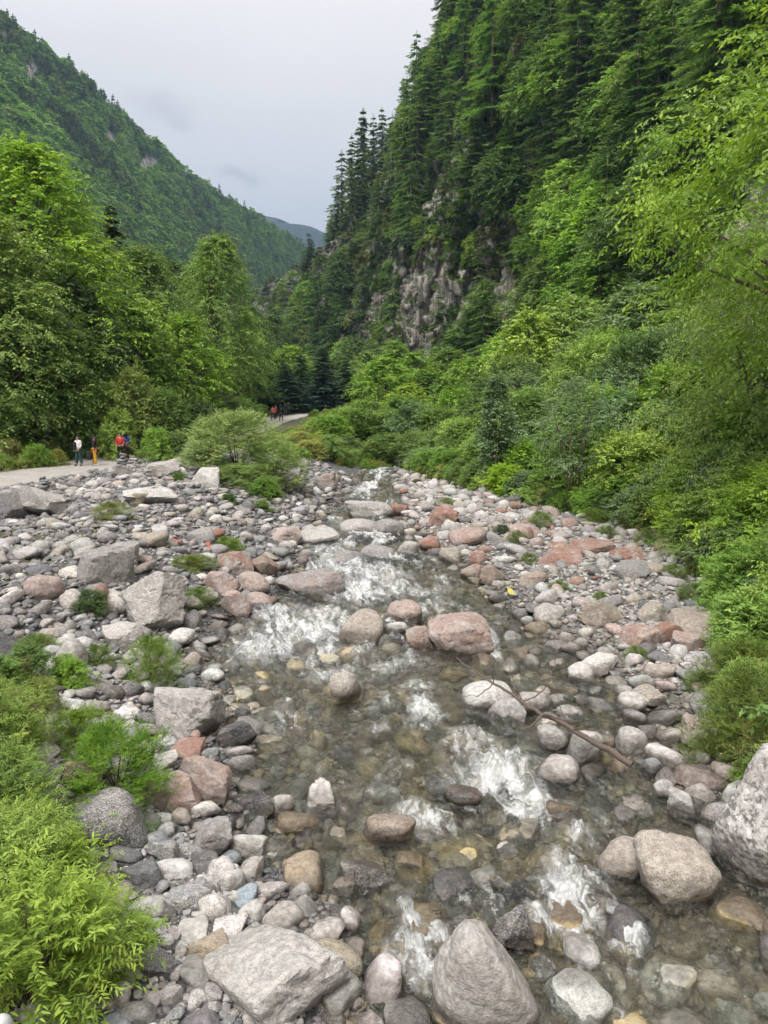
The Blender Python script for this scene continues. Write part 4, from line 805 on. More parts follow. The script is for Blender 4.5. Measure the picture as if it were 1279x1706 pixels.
# left, right, top, bottom in the photograph; shape; colour; lichen; label
BOULDERS = [
 (338,572,1558,1712,'blocky','pale',0,'broad pale granite boulder with a cleft at the bottom edge',5),
 (722,886,1530,1730,'peak','pale',0,'tapering speckled granite boulder standing in the water at the bottom',5),
 (1188,1400,1258,1520,'mottle','white',0,'huge mottled white boulder cut by the right edge',5),
 (1058,1196,1398,1512,'round','tan',0,'smooth tan boulder in the water left of the huge mottled boulder',5),
 (984,1078,1404,1500,'round','tan',0,'half sunken boulder touching the smooth tan boulder',4),
 (598,690,1352,1412,'round','brown',0,'wet brown boulder in the middle of the stream',4),
 (262,387,1140,1236,'blocky','pale',0,'large pale boulder with a flat top on the left waterside',5),
 (130,242,1322,1420,'round','slate',0,'smooth blue grey slate boulder beside the leafy shrubs',4),
 (298,380,1262,1340,'blocky','pink',.35,'pinkish angular boulder below the flat reddish slab',4),
 (262,332,1294,1350,'angular','pink',.5,'reddish wedge shaped rock in front of the pinkish boulder',4),
 (228,290,1298,1352,'angular','pink',.3,'brownish pink rock at the edge of the grassy shrub',4),
 (286,350,1236,1268,'angular','red',.6,'flat reddish slab behind the pinkish boulder',4),
 (312,334,1214,1242,'angular','red',.5,'small upright red rock against the large pale boulder',3),
 (186,316,940,1056,'cut','pale',0,'largest angular grey boulder on the left rubble bank',5),
 (130,210,918,985,'slab','grey',0,'grey slab lying behind the largest angular boulder',4),
 (178,234,906,956,'slab','grey',0,'leaning grey slab touching the largest angular boulder',4),
 (30,112,808,870,'angular','pale',0,'angular boulder beside the track with small cairns on top',4),
 (-6,42,818,880,'slab','grey',0,'upright grey slab left of the boulder with cairns',4),
 (208,290,806,844,'angular','white',0,'long pale slab with a cairn on top below the track',4),
 (212,250,820,846,'angular','ochre',0,'ochre stained rock under the pale slab',3),
 (312,364,783,818,'slab','white',0,'pale slab sticking out left of the willow bush',4),
 (180,228,774,806,'angular','pale',0,'pale rock at the track edge beside the walkers',4),
 (236,300,772,800,'slab','pale',0,'flat pale rock on the rubble behind the long slab',4),
 (36,106,956,1008,'round','pink',.2,'pinkish boulder half covered by plants on the left slope',4),
 (92,148,1062,1122,'round','pale',0,'pale boulder on the left slope above the grassy shrub',4),
 (-30,22,1092,1160,'angular','dark',.2,'dark brown rock at the left edge',4),
 (-30,66,1150,1216,'angular','red',.4,'pink boulder at the left edge above the light green shrub',4),
 (104,168,1258,1334,'angular','brown',.5,'dark reddish brown boulder behind the grassy shrub',4),
 (160,212,984,1020,'angular','white',.2,'pale wedge rock in front of the largest angular boulder',3),
 (150,186,972,1020,'angular','red',.5,'orange brown rock left of the pale wedge rock',3),
 (176,240,1044,1090,'slab','pale',0,'flat pale slab below the largest angular boulder',4),
 (280,320,1048,1078,'round','white',0,'round white stone right below the largest angular boulder',3),
 (362,418,914,958,'blocky','pale',.85,'grey boulder with a bright red base near the litter',4),
 (412,466,926,964,'blocky','brown',.3,'wet brown boulder beside the red based boulder',4),
 (338,400,952,994,'blocky','pink',.4,'pink grey boulder in the waterside cluster on the left',4),
 (394,452,956,994,'round','pink',.15,'pale pink boulder at the top of the waterside cluster',4),
 (370,420,984,1036,'blocky','pink',.4,'upright pink boulder at the bottom of the waterside cluster',4),
 (408,458,990,1020,'round','pink',.1,'rounded pinkish boulder at the right end of the waterside cluster',4),
 (310,356,880,905,'round','grey',0,'rounded grey stone near the red litter on the bank',3),
 (236,282,884,918,'blocky','tan',.1,'tan rock in the middle of the slate rubble',3),
 (342,370,880,902,'angular','red',1.0,'small bright red rock beside the bank bush',3),
 (468,574,946,1000,'blocky','grey',.25,'broad grey boulder with a brown right end in the stream',4),
 (572,648,1012,1072,'round','tan',0,'tan boulder left of the group in mid stream',4),
 (644,708,1000,1042,'round','pink',.1,'rounded pinkish boulder at the back of the mid stream group',4),
 (712,818,1022,1098,'loaf','pink',.45,'largest red tinged boulder in the mid stream group',5),
 (674,718,1038,1088,'blocky','pink',.6,'reddish boulder wedged against the largest red tinged boulder',4),
 (638,684,1032,1062,'angular','white',0,'white topped rock between the tan and reddish boulders',3),
 (598,662,906,944,'round','grey',0,'dark rounded boulder in the upper rapids',4),
 (556,604,914,950,'blocky','grey',0,'grey boulder left of the dark rounded boulder',4),
 (558,630,862,896,'round','pale',0,'long pale boulder in the upper stream',4),
 (618,674,862,898,'round','grey',0,'grey boulder right of the long pale boulder',4),
 (572,652,836,868,'slab','pale',0,'flat pale slab above the long pale boulder',4),
 (526,562,788,820,'blocky','pink',.2,'pinkish boulder under the bushes at the top of the stream',4),
 (484,560,888,910,'slab','pale',0,'flat pale slab at the left side of the upper stream',4),
 (450,500,876,912,'blocky','pink',.1,'pinkish rock under the bank bush by the upper stream',4),
 (644,680,838,864,'round','red',.9,'red boulder beside the flat pale slab',4),
 (698,736,894,924,'round','red',.95,'rounded bright red boulder right of the rapids',4),
 (742,812,876,914,'round','pink',.5,'broad pinkish boulder on the red stone bar',4),
 (712,762,846,884,'blocky','red',.9,'dark red boulder below the lone bar bush',4),
 (660,700,902,936,'round','pale',.1,'pale pink boulder left of the rounded red one',4),
 (732,772,912,946,'round','tan',0,'rounded tan boulder at the edge of the bar',4),
 (768,804,940,972,'blocky','tan',.5,'orange tan rock at the lower edge of the bar',4),
 (798,840,942,978,'blocky','tan',.35,'tan boulder right of the orange tan rock',4),
 (868,912,950,984,'blocky','tan',.4,'orange brown boulder standing alone on the bar',4),
 (886,946,1006,1042,'round','pale',0,'grey boulder on the bar left of the brown one',4),
 (962,1036,1000,1046,'blocky','tan',.1,'brown grey boulder in the middle of the bar',4),
 (1060,1114,1006,1040,'blocky','tan',.05,'grey brown boulder right of the middle boulder',4),
 (1036,1094,1042,1084,'blocky','pink',.6,'pinkish red boulder at the right side of the bar',4),
 (1086,1140,1036,1082,'blocky','red',.7,'dark red boulder against the brown slab',4),
 (1098,1214,1020,1066,'slab','tan',.1,'wide brown slab under the right thicket',4),
 (1120,1168,1060,1096,'angular','pink',.4,'tilted reddish rock below the wide brown slab',4),
 (966,1030,1086,1130,'blocky','white',0,'white angular boulder in the shallows',4),
 (946,992,1106,1146,'round','white',0,'rounded white boulder touching the white angular one',4),
 (766,858,1134,1190,'round','white',0,'white flat topped boulder under the tip of the dead branch',4),
 (812,874,1166,1212,'blocky','pale',0,'pale rock right below the white flat topped boulder',4),
 (860,920,1150,1190,'round','pale',0,'pale boulder crossed by the dead branch',4),
 (892,948,1212,1256,'round','pale',0,'pale round boulder under the dead branch',4),
 (944,1002,1214,1280,'round','white',0,'upright white boulder under the fork of the dead branch',4),
 (890,970,1262,1310,'round','pale',.1,'pale boulder with an ochre base in the fast water',4),
 (1026,1078,1150,1194,'round','white',0,'rounded white stone right of the dead branch',4),
 (1046,1112,1146,1180,'slab','tan',0,'flat tan rock behind the rounded white stone',4),
 (1140,1214,1202,1264,'blocky','pink',.25,'pinkish boulder at the foot of the right hand grass',4),
 (1026,1080,1210,1254,'round','pale',0,'pale boulder below the flat tan rock',4),
 (1068,1104,1260,1292,'round','blue',0,'bluish grey rounded stone near the butt of the dead branch',4),
 (1114,1162,1322,1374,'blocky','pale',0,'pale stone above the smooth tan boulder',4),
 (1088,1128,1302,1338,'round','pale',0,'pale stone below the bluish grey one',4),
 (546,600,1116,1176,'round','tan',0,'tan humped boulder in the middle of the rapids',4),
 (506,560,1304,1350,'angular','white',0,'pale square stone at the left edge of the water',4),
 (452,492,1322,1360,'round','white',0,'rounded white stone left of the pale square stone',4),
 (424,456,1322,1370,'angular','dark',0,'upright dark slate stone among pale cobbles',4),
 (364,424,1204,1252,'slab','dark',0,'dark layered slate slab at the water edge',4),
 (1016,1068,910,938,'blocky','red',.9,'orange red boulder at the back of the bar',4),
 (950,1014,900,926,'blocky','red',.5,'pink red rock at the back of the bar',4),
 (892,968,918,942,'slab','red',.7,'long flat orange rock at the back of the bar',4),
 (840,900,872,900,'round','pink',.4,'pinkish boulder below the right thicket',4),
 (872,906,852,876,'round','pale',0,'pale boulder at the foot of the right thicket',4),
 (1068,1110,936,962,'round','tan',.1,'tan boulder at the far right of the bar',4),
 (1090,1130,896,926,'round','ochre',.4,'mossy orange boulder under the right thicket',4),
 (1012,1080,940,968,'slab','grey',0,'grey slab in front of the orange red boulder',4),
 (1094,1140,960,980,'round','pale',0,'pale cobble by the pebble patch under the thicket',3),
 (320,386,1366,1420,'blocky','grey',0,'grey boulder among the cobbles below the pinkish boulder',4),
 (282,326,1344,1376,'angular','tan',0,'brownish rock above the grey cobbles',3),
 (344,396,1430,1488,'round','white',0,'white oval cobble with a grey seam',4),
 (364,408,1448,1500,'round','white',0,'white oval cobble leaning on its twin',4),
 (326,386,1486,1542,'round','white',0,'rounded white cobble in the middle of the cobble beach',4),
 (274,340,1478,1520,'slab','grey',0,'flat grey brown cobble on the cobble beach',4),
 (396,444,1504,1548,'round','white',0,'white cobble at the right side of the cobble beach',4),
 (312,376,1558,1608,'slab','ochre',0,'flat cream coloured stone above the broad granite boulder',4),
 (372,440,1386,1424,'blocky','white',0,'pale split rock at the water edge of the cobble beach',4),
 (398,440,1436,1470,'angular','pale',0,'pale angular cobble by the water',4),
 (216,300,1584,1640,'angular','slate',0,'dark blue grey rock at the edge of the lime shrubs',4),
 (262,306,1638,1684,'blocky','pale',0,'pale block left of the broad granite boulder',4),
 (180,222,1636,1680,'round','pale',0,'pale cobble partly under the corner shrub',3),
 (210,272,1440,1484,'slab','slate',0,'slate coloured flat rock on the cobble beach',4),
 (210,274,1492,1530,'round','pale',0,'pale oval cobble by the lime shrub',3),
 (250,306,1395,1440,'blocky','grey',0,'grey block on the upper cobble beach',4),
 (560,604,1516,1556,'round','white',0,'white stone showing above the shallow water',3),
 (572,650,1436,1478,'angular','dark',0,'black wet slate block in the shallows',4),
 (478,532,1500,1542,'blocky','pale',0,'pale block at the edge of the shallows',4),
 (552,590,1464,1492,'angular','tan',.2,'small tan pointed stone in the shallows',3),
 (736,808,1310,1338,'round','dark',.3,'dark wet rock in the white water',3),
 (1130,1250,1614,1670,'round','pale',0,'pale boulder just under the surface at the bottom right',4),
 (700,790,1395,1430,'round','ochre',0,'yellow stone just under the surface below the wet brown boulder',4),
 (860,910,1536,1568,'round','ochre',.2,'orange stone awash beside the tapering boulder',4),
 (820,880,1520,1580,'angular','dark',0,'dark slate rock behind the tapering boulder',4),
 (200,262,1666,1720,'round','grey',0,'grey cobble at the bottom edge',3),
 (408,500,1676,1730,'round','white',0,'white rock at the bottom edge in front of the granite boulder',4),
]
placed = []; TOPS = {}
rock_r = np.random.default_rng(3)
for i, (x0, x1, y0, y1, st, col, lich, lab, lod) in enumerate(BOULDERS):
    cx, cy = (x0+x1)/2, (y0+y1)/2; lift = .2; a = b = c = .3
    for _ in range(6):
        p, t = hit(cx, cy, lift, 'under the surface' not in lab); q = px_dir(cx, cy); th = math.atan2(-q[2], q[1]); dep = t
        a = (x1-x0)/2*dep/FPX*1.06; hv = (y1-y0)/2*dep/FPX*1.06
        b = min(.85*a, .8*hv/max(math.sin(th), .05)); c = max(math.sqrt(max(hv*hv-(b*math.sin(th))**2, (.25*a)**2))/math.cos(th), .3*a)
        lift = (.05 if 'half sunken' in lab else .45 if 'under the surface' not in lab else -.1)*c
    style = {'peak': 'blocky', 'mottle': 'blocky', 'cut': 'angular', 'loaf': 'blocky'}.get(st, st)
    ex = {'cut': [(-.15, -.85, .42, .60), (.75, -.5, .2, .72), (-.8, -.2, .5, .75), (.1, .3, .9, .72)], 'loaf': [(0, 0, 1, .86), (-.6, -.1, .75, .78), (1, 0, .1, .9)], 'mottle': [(-.8, -.3, .5, .78), (0, -.7, -.6, .6), (-.7, -.4, -.6, .72)]}.get(st)
    me = rock_mesh(500+i*13, lod, style, ex) if (lod >= 5 or ex) else lib(style, lod, int(rock_r.integers(0, 6)))
    if st == 'peak':                                      # narrows to a point left of its middle
        me = rock_mesh(511, 5, 'round'); v = np.empty(len(me.vertices)*3, np.float32); me.vertices.foreach_get('co', v); v = v.reshape(-1, 3); k_ = np.clip((v[:, 2]+.25)/1.15, 0, 1)
        v[:, 0] *= 1.10-.46*k_; v[:, 1] *= 1.10-.40*k_; v[:, 0] -= .30*k_; me.vertices.foreach_set('co', v.ravel()); me.update(); ex = True
    rz = 0 if ex else float(rock_r.uniform(-.5, .5)+(math.pi if rock_r.uniform() < .5 else 0))
    tilt = (0, 0) if ex else (float(rock_r.uniform(-.15, .15)), float(rock_r.uniform(-.15, .15)))
    o = ob('boulder', me, None, p, (tilt[0], tilt[1], rz), (a, b, c)); tag(o, lab, 'boulder', tint=vary(T[col], rock_r, .05), lichen=lich)
    if st == 'mottle': o['mottle'] = .8
    placed.append((p[0], p[1], max(a, b))); TOPS[lab] = (p, a, b, c)

# -- stones: the 300 that show largest one by one, the rest of them as a mass
cand = []
def add_zone(n, fx, sizes, styles, cols, lich, zone, pw=2.2, sink=.25):
    for _ in range(n):
        x, y = fx(); s = sizes[0]+(sizes[1]-sizes[0])*rr.random()**pw
        cand.append([x, y, s, rr.choice(styles), rr.choice(cols), lich() if lich else 0.0, zone, sink])
def yb(a, b, k=1.6): return a+(b-a)*rr.random()**k
def z1(): y = yb(5.6, 15.5, 1.2); return float(fxl(y))-rr.uniform(-.35, 3.2), y
def z2(): y = yb(14.5, 47, 1.2); return float(fxl(y))-rr.uniform(-.3, min(15.0, 8+.22*y)), y
def z3():
    y = yb(9.0, 48, 1.3); a, b = float(fxr(y))-.25, float(fxb(y))+.6; return rr.uniform(a, b), y
def z4():
    y = yb(5.5, 50, 2.4); a, b = float(fxl(y)), float(fxr(y)); return rr.uniform(a, b), y
def z5(): y = yb(8.5, 19, 1.0); b = float(fxr(y)); return b-2.8*rr.random()**1.4, y
add_zone(5200, z1, (.03, .23), ['round', 'angular', 'angular', 'blocky', 'slab'], ['pale', 'pale', 'white', 'white', 'grey', 'grey', 'slate', 'pale', 'dark', 'blue'], None, 'beach', 3.2)
add_zone(13000, z2, (.04, .34), ['angular', 'slab', 'angular', 'blocky'], ['grey', 'slate', 'grey', 'pale', 'pale', 'white', 'white', 'pale', 'tan', 'grey'], lambda: .4*(rr.random() < .05), 'rubble', 8)
add_zone(11000, z3, (.04, .32), ['round', 'blocky', 'angular'], ['pale', 'pale', 'white', 'white', 'grey', 'grey', 'tan', 'pink', 'slate'], None, 'bar', 9)
add_zone(5200, z4, (.06, .34), ['round', 'round', 'blocky'], ['pale', 'white', 'grey', 'tan', 'ochre', 'ochre', 'slate', 'dark', 'white'], None, 'bed', 2.0, .3)
add_zone(420, z5, (.08, .27), ['round', 'blocky'], ['pale', 'white', 'grey', 'tan'], None, 'shallows', 2.0, -.1)
for c in cand:
    if c[6] == 'bar':
        red = math.exp(-((c[1]-29)/7.5)**2)*(.75 if c[0] < 7 else .5); c[5] = (rr.uniform(.5, 1) if rr.random() < red*.42 else 0.0)
        if c[5] and rr.random() < .6: c[4] = rr.choice(['pink', 'red'])
        if c[1] > 24: c[2] *= 1.25
cand.sort(key=lambda c: -c[2])
cell = {}
def near_ok(x, y, s, f):
    i, j = int(x//.8), int(y//.8)
    for di in (-2, -1, 0, 1, 2):
        for dj in (-2, -1, 0, 1, 2):
            for (a, b, r) in cell.get((i+di, j+dj), ()):
                if (a-x)**2+(b-y)**2 < (f*(r+s))**2: return False
    return True
for (x, y, r) in placed: cell.setdefault((int(x//.8), int(y//.8)), []).append((x, y, r*.8))
keep = []
for c in cand:
    x, y, s = c[:3]
    if road_w(np.array(x), np.array(y)) > .3 and y > 30: continue
    if s/max(y, 4) < .0016: continue
    if near_ok(x, y, s, .80): cell.setdefault((int(x//.8), int(y//.8)), []).append((x, y, s)); keep.append(c)
xy = np.array([(c[0], c[1]) for c in keep]); zz = terr(xy[:, 0], xy[:, 1]); qx, qy, qd = proj(np.column_stack([xy, zz]))
order = sorted(range(len(keep)), key=lambda i: -keep[i][2]/qd[i] if (-10 < qx[i] < 1290 and 700 < qy[i] < 1712) else 1)
single = set(order[:296])
ADJ = dict(pale='pale grey', white='whitish', grey='grey', tan='tan', pink='pinkish', red='red', slate='slate grey', dark='blackish', ochre='yellowish', blue='bluish grey', brown='brown')
WHERE = dict(beach='on the cobble beach left of the stream', rubble='on the rubble slope below the track', bar='on the stone bar right of the stream', bed='lying in the shallow stream', shallows='breaking the surface in the shallows right of the stream')
pts, rot, scl, tin, idx, lis = [], [], [], [], [], []
PIECE = [lib(s, 2, k) for s in ('round', 'angular', 'slab', 'blocky') for k in range(3)]; SI = {'round': 0, 'angular': 3, 'slab': 6, 'blocky': 9}
for i, (x, y, s, st, col, li, zone, sink) in enumerate(keep):
    h = s*rr.uniform(.5, .85)*(.55 if st == 'slab' else 1); sx, sy = s*rr.uniform(.9, 1.3), s*rr.uniform(.75, 1.0)
    z = float(zz[i])+h*(.5-sink); e = (rr.uniform(-.3, .3), rr.uniform(-.3, .3), rr.uniform(0, 6.28)); tcol = vary(T[col], R_, .14)
    if i in single:
        o = ob('stone', lib(st, 3, rr.randrange(4)), None, (x, y, z), e, (sx, sy, h))
        adj = 'red stained' if li > .3 else ADJ[col]; sh = {'round': 'rounded', 'angular': 'angular', 'slab': 'flat', 'blocky': 'blocky'}[st]
        size = 'large' if s > .26 else 'medium' if s > .17 else 'small'
        tag(o, f'{size} {adj} {sh} stone {WHERE[zone]}', 'stone', f'{size} {adj} {sh} stones {WHERE[zone]}', tint=tcol, lichen=li)
    else:
        pts.append((x, y, z)); rot.append(e); scl.append((sx, sy, h)); tin.append(tcol); idx.append(SI[st]+rr.randrange(3)); lis.append(li)
# fine gravel between them
for fx, n, cols, (s0, s1) in ((z1, 3800, ['grey', 'slate', 'pale', 'pale', 'dark'], (.02, .06)), (z2, 8000, ['slate', 'slate', 'slate', 'dark', 'grey'], (.03, .11)), (z3, 9000, ['pale', 'white', 'grey', 'tan', 'grey'], (.025, .080)), (z4, 2500, ['tan', 'ochre', 'grey', 'pale'], (.03, .08))):
    L = [fx() for _ in range(n)]; A = np.array(L); Z = terr(A[:, 0], A[:, 1])
    for (x, y), z in zip(L, Z):
        if y > 30 and abs(x-float(fxq(y))) < 2.2: continue
        s = rr.uniform(s0, s1)*(1+.015*y); pts.append((x, y, z+s*.15)); rot.append((rr.uniform(-.4, .4), rr.uniform(-.4, .4), rr.uniform(0, 6.28))); scl.append((s*rr.uniform(.9, 1.4), s, s*rr.uniform(.4, .8)))
        tin.append(vary(T[rr.choice(cols)], R_, .2)); idx.append(rr.randrange(12)); lis.append(0.0)
o = scatter('gravel', PIECE, pts, rot, scl, tin, idx, lis)
tag(o, 'pebbles, cobbles and slate chips covering the banks and stream bed', 'gravel', kind='stuff')
print('stones', len(keep), 'gravel', len(pts))

# ------------------------------------------------------------------ rocks beyond the track
for (x0, x1, y0, y1, lab) in ((215, 262, 726, 750, 'big grey boulder under the wood behind the walkers'), (176, 200, 730, 752, 'pale boulder just left of the red and blue walkers'), (128, 158, 728, 744, 'low brown boulder behind the walker with the backpack'), (425, 446, 682, 702, 'brown rock at the bank left of the far track')):
    d = 49.5 if x0 < 400 else 88; x = at_depth((x0+x1)/2, d); g = on_ground(x, d); a = (x1-x0)/2*d/FPX
    o = ob('boulder', lib('blocky', 4, int(x0) % 5), None, (x, d, g[2]+a*.25), (0, 0, .4), (a, a*.8, a*.62)); tag(o, lab, 'boulder', tint=T['grey'], lichen=.1)

# ------------------------------------------------------------------ cairns
def cairn(x, y, z, n, s, label, col='slate'):
    t = ob('cairn', None, None, (x, y, z)); tag(t, label, 'cairn'); h = 0
    for k in range(n):
        w = s*(1-.62*k/n); c = w*.36
        o = ob('stone', lib('slab' if k % 2 else 'blocky', 3, k % 4), t, (rr.uniform(-.1, .1)*w, rr.uniform(-.1, .1)*w, h+c*.8), (rr.uniform(-.1, .1), rr.uniform(-.1, .1), rr.uniform(0, 6)), (w, w*.8, c)); h += c*1.55
        tag(o, tint=vary(T[rr.choice([col, 'grey', 'dark'])], R_), lichen=0)
def top_of(lab, fx=0.0, fy=0.0): p, a, b, c = TOPS[lab]; return p[0]+fx*a, p[1]+fy*b, p[2]+c*.80*math.sqrt(max(0, 1-.7*(fx*fx+fy*fy)))
x, y, z = top_of('angular boulder beside the track with small cairns on top', .1); cairn(x, y, z, 4, .24, 'squat dark cairn on the angular boulder beside the track')
x, y, z = top_of('angular boulder beside the track with small cairns on top', .45); cairn(x, y, z-.03, 3, .17, 'smaller cairn at the right end of the angular boulder')
x, y, z = top_of('long pale slab with a cairn on top below the track', .1); cairn(x, y, z, 3, .16, 'small dark cairn on the long pale slab')
x, y, z = top_of('pale rock at the track edge beside the walkers', -.2); cairn(x, y, z, 3, .15, 'tiny cairn on the pale rock at the track edge')
for (px, py, n, s, lab, col) in ((26, 822, 4, .17, 'thin cairn left of the angular boulder at the track edge', 'slate'), (205, 775, 4, .42, 'wide white stone heap at the feet of the red and blue walkers', 'white'), (222, 772, 3, .36, 'lower white stone heap right of the wide heap', 'white'), (268, 772, 4, .22, 'dark cairn on the crest of the rubble bank', 'dark')):
    p, d = hit(px, py); cairn(p[0], p[1], float(terr(p[0], p[1]))-.02, n, s, lab, col)

# ------------------------------------------------------------------ the dead branch lying across the boulders
def bpt(px, py, h): p, d = hit(px, py, h*.8, True); return p
WOOD = mat_plain('dead_wood', (.11, .085, .07), .85, 40, .45)
br = ob('fallen_branch', None); tag(br, 'bare dark dead branch lying across the pale boulders', 'branch')
main = [bpt(1052, 1274, .45), bpt(1010, 1246, .62), bpt(950, 1212, .80), bpt(905, 1190, .95), bpt(868, 1168, 1.05), bpt(822, 1138, 1.15), bpt(790, 1118, 1.2), bpt(760, 1095, 1.25)]
def limb(pl, r0, r1, name='limb'):
    q = catmull(pl, max(8, len(pl)*4)); q[1:-1] += R_.normal(0, .012, q[1:-1].shape); v, f = join([tube(q, np.linspace(r0, r1, len(q)), 7)]); ob(name, mesh(name, v, f, WOOD, True), br)
limb(main, .055, .008, 'stem')
for pl, r in (([main[3], bpt(945, 1200, 1.1), bpt(985, 1206, 1.25)], .020), ([main[3], bpt(880, 1212, .95), bpt(858, 1216, .85)], .022), ([main[2], bpt(990, 1216, 1.0), bpt(1008, 1218, 1.1)], .012), ([main[4], bpt(852, 1120, 1.6), bpt(846, 1075, 2.0)], .012),
              ([main[5], bpt(800, 1158, 1.0), bpt(770, 1160, .95)], .012), ([main[5], bpt(815, 1110, 1.5), bpt(795, 1080, 1.7)], .010), ([main[4], bpt(905, 1150, 1.4), bpt(925, 1100, 1.9), bpt(922, 1050, 2.3)], .011), ([main[6], bpt(770, 1128, 1.1), bpt(745, 1120, 1.2)], .008), ([main[2], bpt(930, 1165, 1.3), bpt(936, 1140, 1.5)], .009)):
    limb(pl, r, .003)

# ------------------------------------------------------------------ people
def cloth(name, c): return mat_plain(name, c, .85, 60, .12)
SKIN, HAIR = cloth('skin', (.48, .29, .21)), cloth('hair', (.018, .014, .012))
def skin(name, V, E, Rd, mat, parent, root=0):
    me = bpy.data.meshes.new(name); me.from_pydata(V, E, []); o = ob(name, me, parent); me.materials.append(mat)
    md = o.modifiers.new('skin', 'SKIN'); sv = me.skin_vertices[0].data
    for k, r in enumerate(Rd): sv[k].radius = r if isinstance(r, tuple) else (r, r); sv[k].use_root = (k == root)
    md.use_smooth_shade = True; s = o.modifiers.new('sub', 'SUBSURF'); s.levels = 1; s.render_levels = 1; return o
def person(px, py, d, rz, top, legs, label, stance=.06, arm=(.0, .0), long_hair=False, skirt=False, hs=1.05, shoes=(.03, .03, .035)):
    x = at_depth(px, d); g = terr(np.array(x), np.array(d)); t = ob('person', None, None, (x, d, float(g)), (0, 0, rz), hs); tag(t, label, 'person')
    V = [(0, 0, .93), (0, 0, 1.12), (0, .0, 1.32), (0, -.01, 1.44), (0, 0, 1.50), (0, .015, 1.57), (0, .005, 1.66)]; Rd = [(.15, .10), (.12, .09), (.15, .10), (.06, .06), (.052, .055), (.075, .09), (.06, .075)]; E = [(i, i+1) for i in range(6)]
    tv, te, tr = list(V[:4]), [(0, 1), (1, 2), (2, 3)], [(.165, .125), (.145, .115), (.17, .12), (.075, .075)]
    lv, le, lr = [V[0]], [], [(.165, .12)]; sv_ = []
    for s, fw in ((-1, arm[0]), (1, arm[1])):
        b = len(V); sh, el, wr, hd = (s*.17, 0, 1.385), (s*.22, -.03+fw*.12, 1.12), (s*(.22-.10*fw), .05+fw*.30, .91+fw*.22), (s*(.21-.12*fw), .07+fw*.36, .84+fw*.26)
        V += [sh, el, wr, hd]; Rd += [.055, .042, .030, (.032, .018)]; E += [(2, b), (b, b+1), (b+1, b+2), (b+2, b+3)]
        for k in range(5):                                            # four fingers and a thumb
            i = len(V); ox = (k-1.5)*.018 if k < 4 else -.045; V += [(hd[0]+ox*.4, hd[1]+ox, hd[2]-(.05 if k < 4 else .005)), (hd[0]+ox*.4, hd[1]+ox+.012, hd[2]-(.085+.008*(k in (1, 2)) if k < 4 else .035))]; Rd += [.009, .007]; E += [(b+3, i), (i, i+1)]
        c = len(tv); tv += [sh, el, (wr[0], wr[1], wr[2]+.03)]; tr += [.078, .060, .048]; te += [(2, c), (c, c+1), (c+1, c+2)]
        hp, kn, an, to = (s*.09, 0, .88), (s*(.095+stance*.3), .02+s*stance*.6, .49), (s*(.10+stance*.5), -.01+s*stance, .085), (s*(.115+stance*.6), .13+s*stance, .035)
        i = len(V); V += [hp, kn, an, to]; Rd += [.085, .055, .040, .032]; E += [(0, i), (i, i+1), (i+1, i+2), (i+2, i+3)]
        i = len(lv); lv += [hp, kn, (an[0], an[1], an[2]+.02)]; lr += [.108, .085, .072]; le += [(0, i), (i, i+1), (i+1, i+2)]; sv_.append((an, to))
    i = len(V); V.append((0, .105, 1.565)); Rd.append(.014); E.append((5, i))                                  # nose
    skin('body', V, E, Rd, SKIN, t)
    skin('top', tv, te, tr, top, t); skin('trousers', lv, le, lr, legs, t)
    for an, to in sv_: skin('shoe', [(an[0], an[1]-.03, .05), (an[0], (an[1]+to[1])/2, .05), (to[0], to[1]+.03, .04)], [(0, 1), (1, 2)], [.048, .048, .040], cloth('shoe', shoes), t)
    d_, f = ico(3); v = d_*np.array([.098, .118, .115])+np.array([0, -.012, 1.605]); k = (d_[:, 1] < .35+.9*(d_[:, 2]-.15)); v[~k] = v[~k]*np.array([.8, .62, .95])+np.array([0, 0, .075])
    if long_hair: lo = d_[:, 2] < -.1; v[lo & k] += np.array([0, -.015, -.20])*np.minimum(1, -d_[lo & k, 2:3]*1.6)
    ob('hair', mesh('hair', v, f, HAIR, True), t)
    for s in (-1, 1):
        ob('eye', mesh('eye', ico(1)[0]*.012+np.array([s*.032, .092, 1.60]), ico(1)[1], HAIR), t); ob('ear', mesh('ear', ico(2)[0]*np.array([.012, .022, .032])+np.array([s*.085, 0, 1.575]), ico(2)[1], SKIN, True), t)
    return t, (x, d, float(g))
BLACK, TEAL, WHITE, MUST, RED, BLUE, PURP, ORNG = cloth('black_cloth', (.015, .015, .017)), cloth('teal_cloth', (.02, .06, .07)), cloth('white_cloth', (.62, .63, .66)), cloth('mustard_cloth', (.52, .28, .025)), cloth('red_cloth', (.48, .03, .035)), cloth('blue_cloth', (.03, .07, .40)), cloth('purple_cloth', (.05, .02, .035)), cloth('orange_cloth', (.60, .14, .04))
def bag(name, loc, rz, s, mat, label, cat):
    t = ob(name, None, None, loc, (0, 0, rz)); tag(t, label, cat)
    n = np.concatenate([np.eye(3), -np.eye(3)]); d_, f = ico(3); rad = np.sum(np.maximum(d_@n.T, 0)**5, 1)**(-1/5); v = d_*rad[:, None]
    ob('bag_body', mesh('bag_body', v*np.array(s), f, mat, True), t); ob('pocket', mesh('pocket', v*np.array(s)*np.array([.75, .3, .4])+np.array([0, -s[1]*1.0, -s[2]*.35]), f, mat, True), t)
    for k in (-1, 1):
        a = np.linspace(0, math.pi, 9); q = np.stack([np.full(9, k*s[0]*.5), s[1]*.8+.06*np.sin(a), s[2]*.8*np.cos(a)], -1); vv, ff_ = join([tube(q, .014, 6)]); ob('strap', mesh('strap', vv, ff_, mat, True), t)
t, (x, y, z) = person(131, 0, 44.3, 2.7, WHITE, TEAL, 'walker in a white top and dark teal trousers wearing a black backpack', arm=(.3, .2))
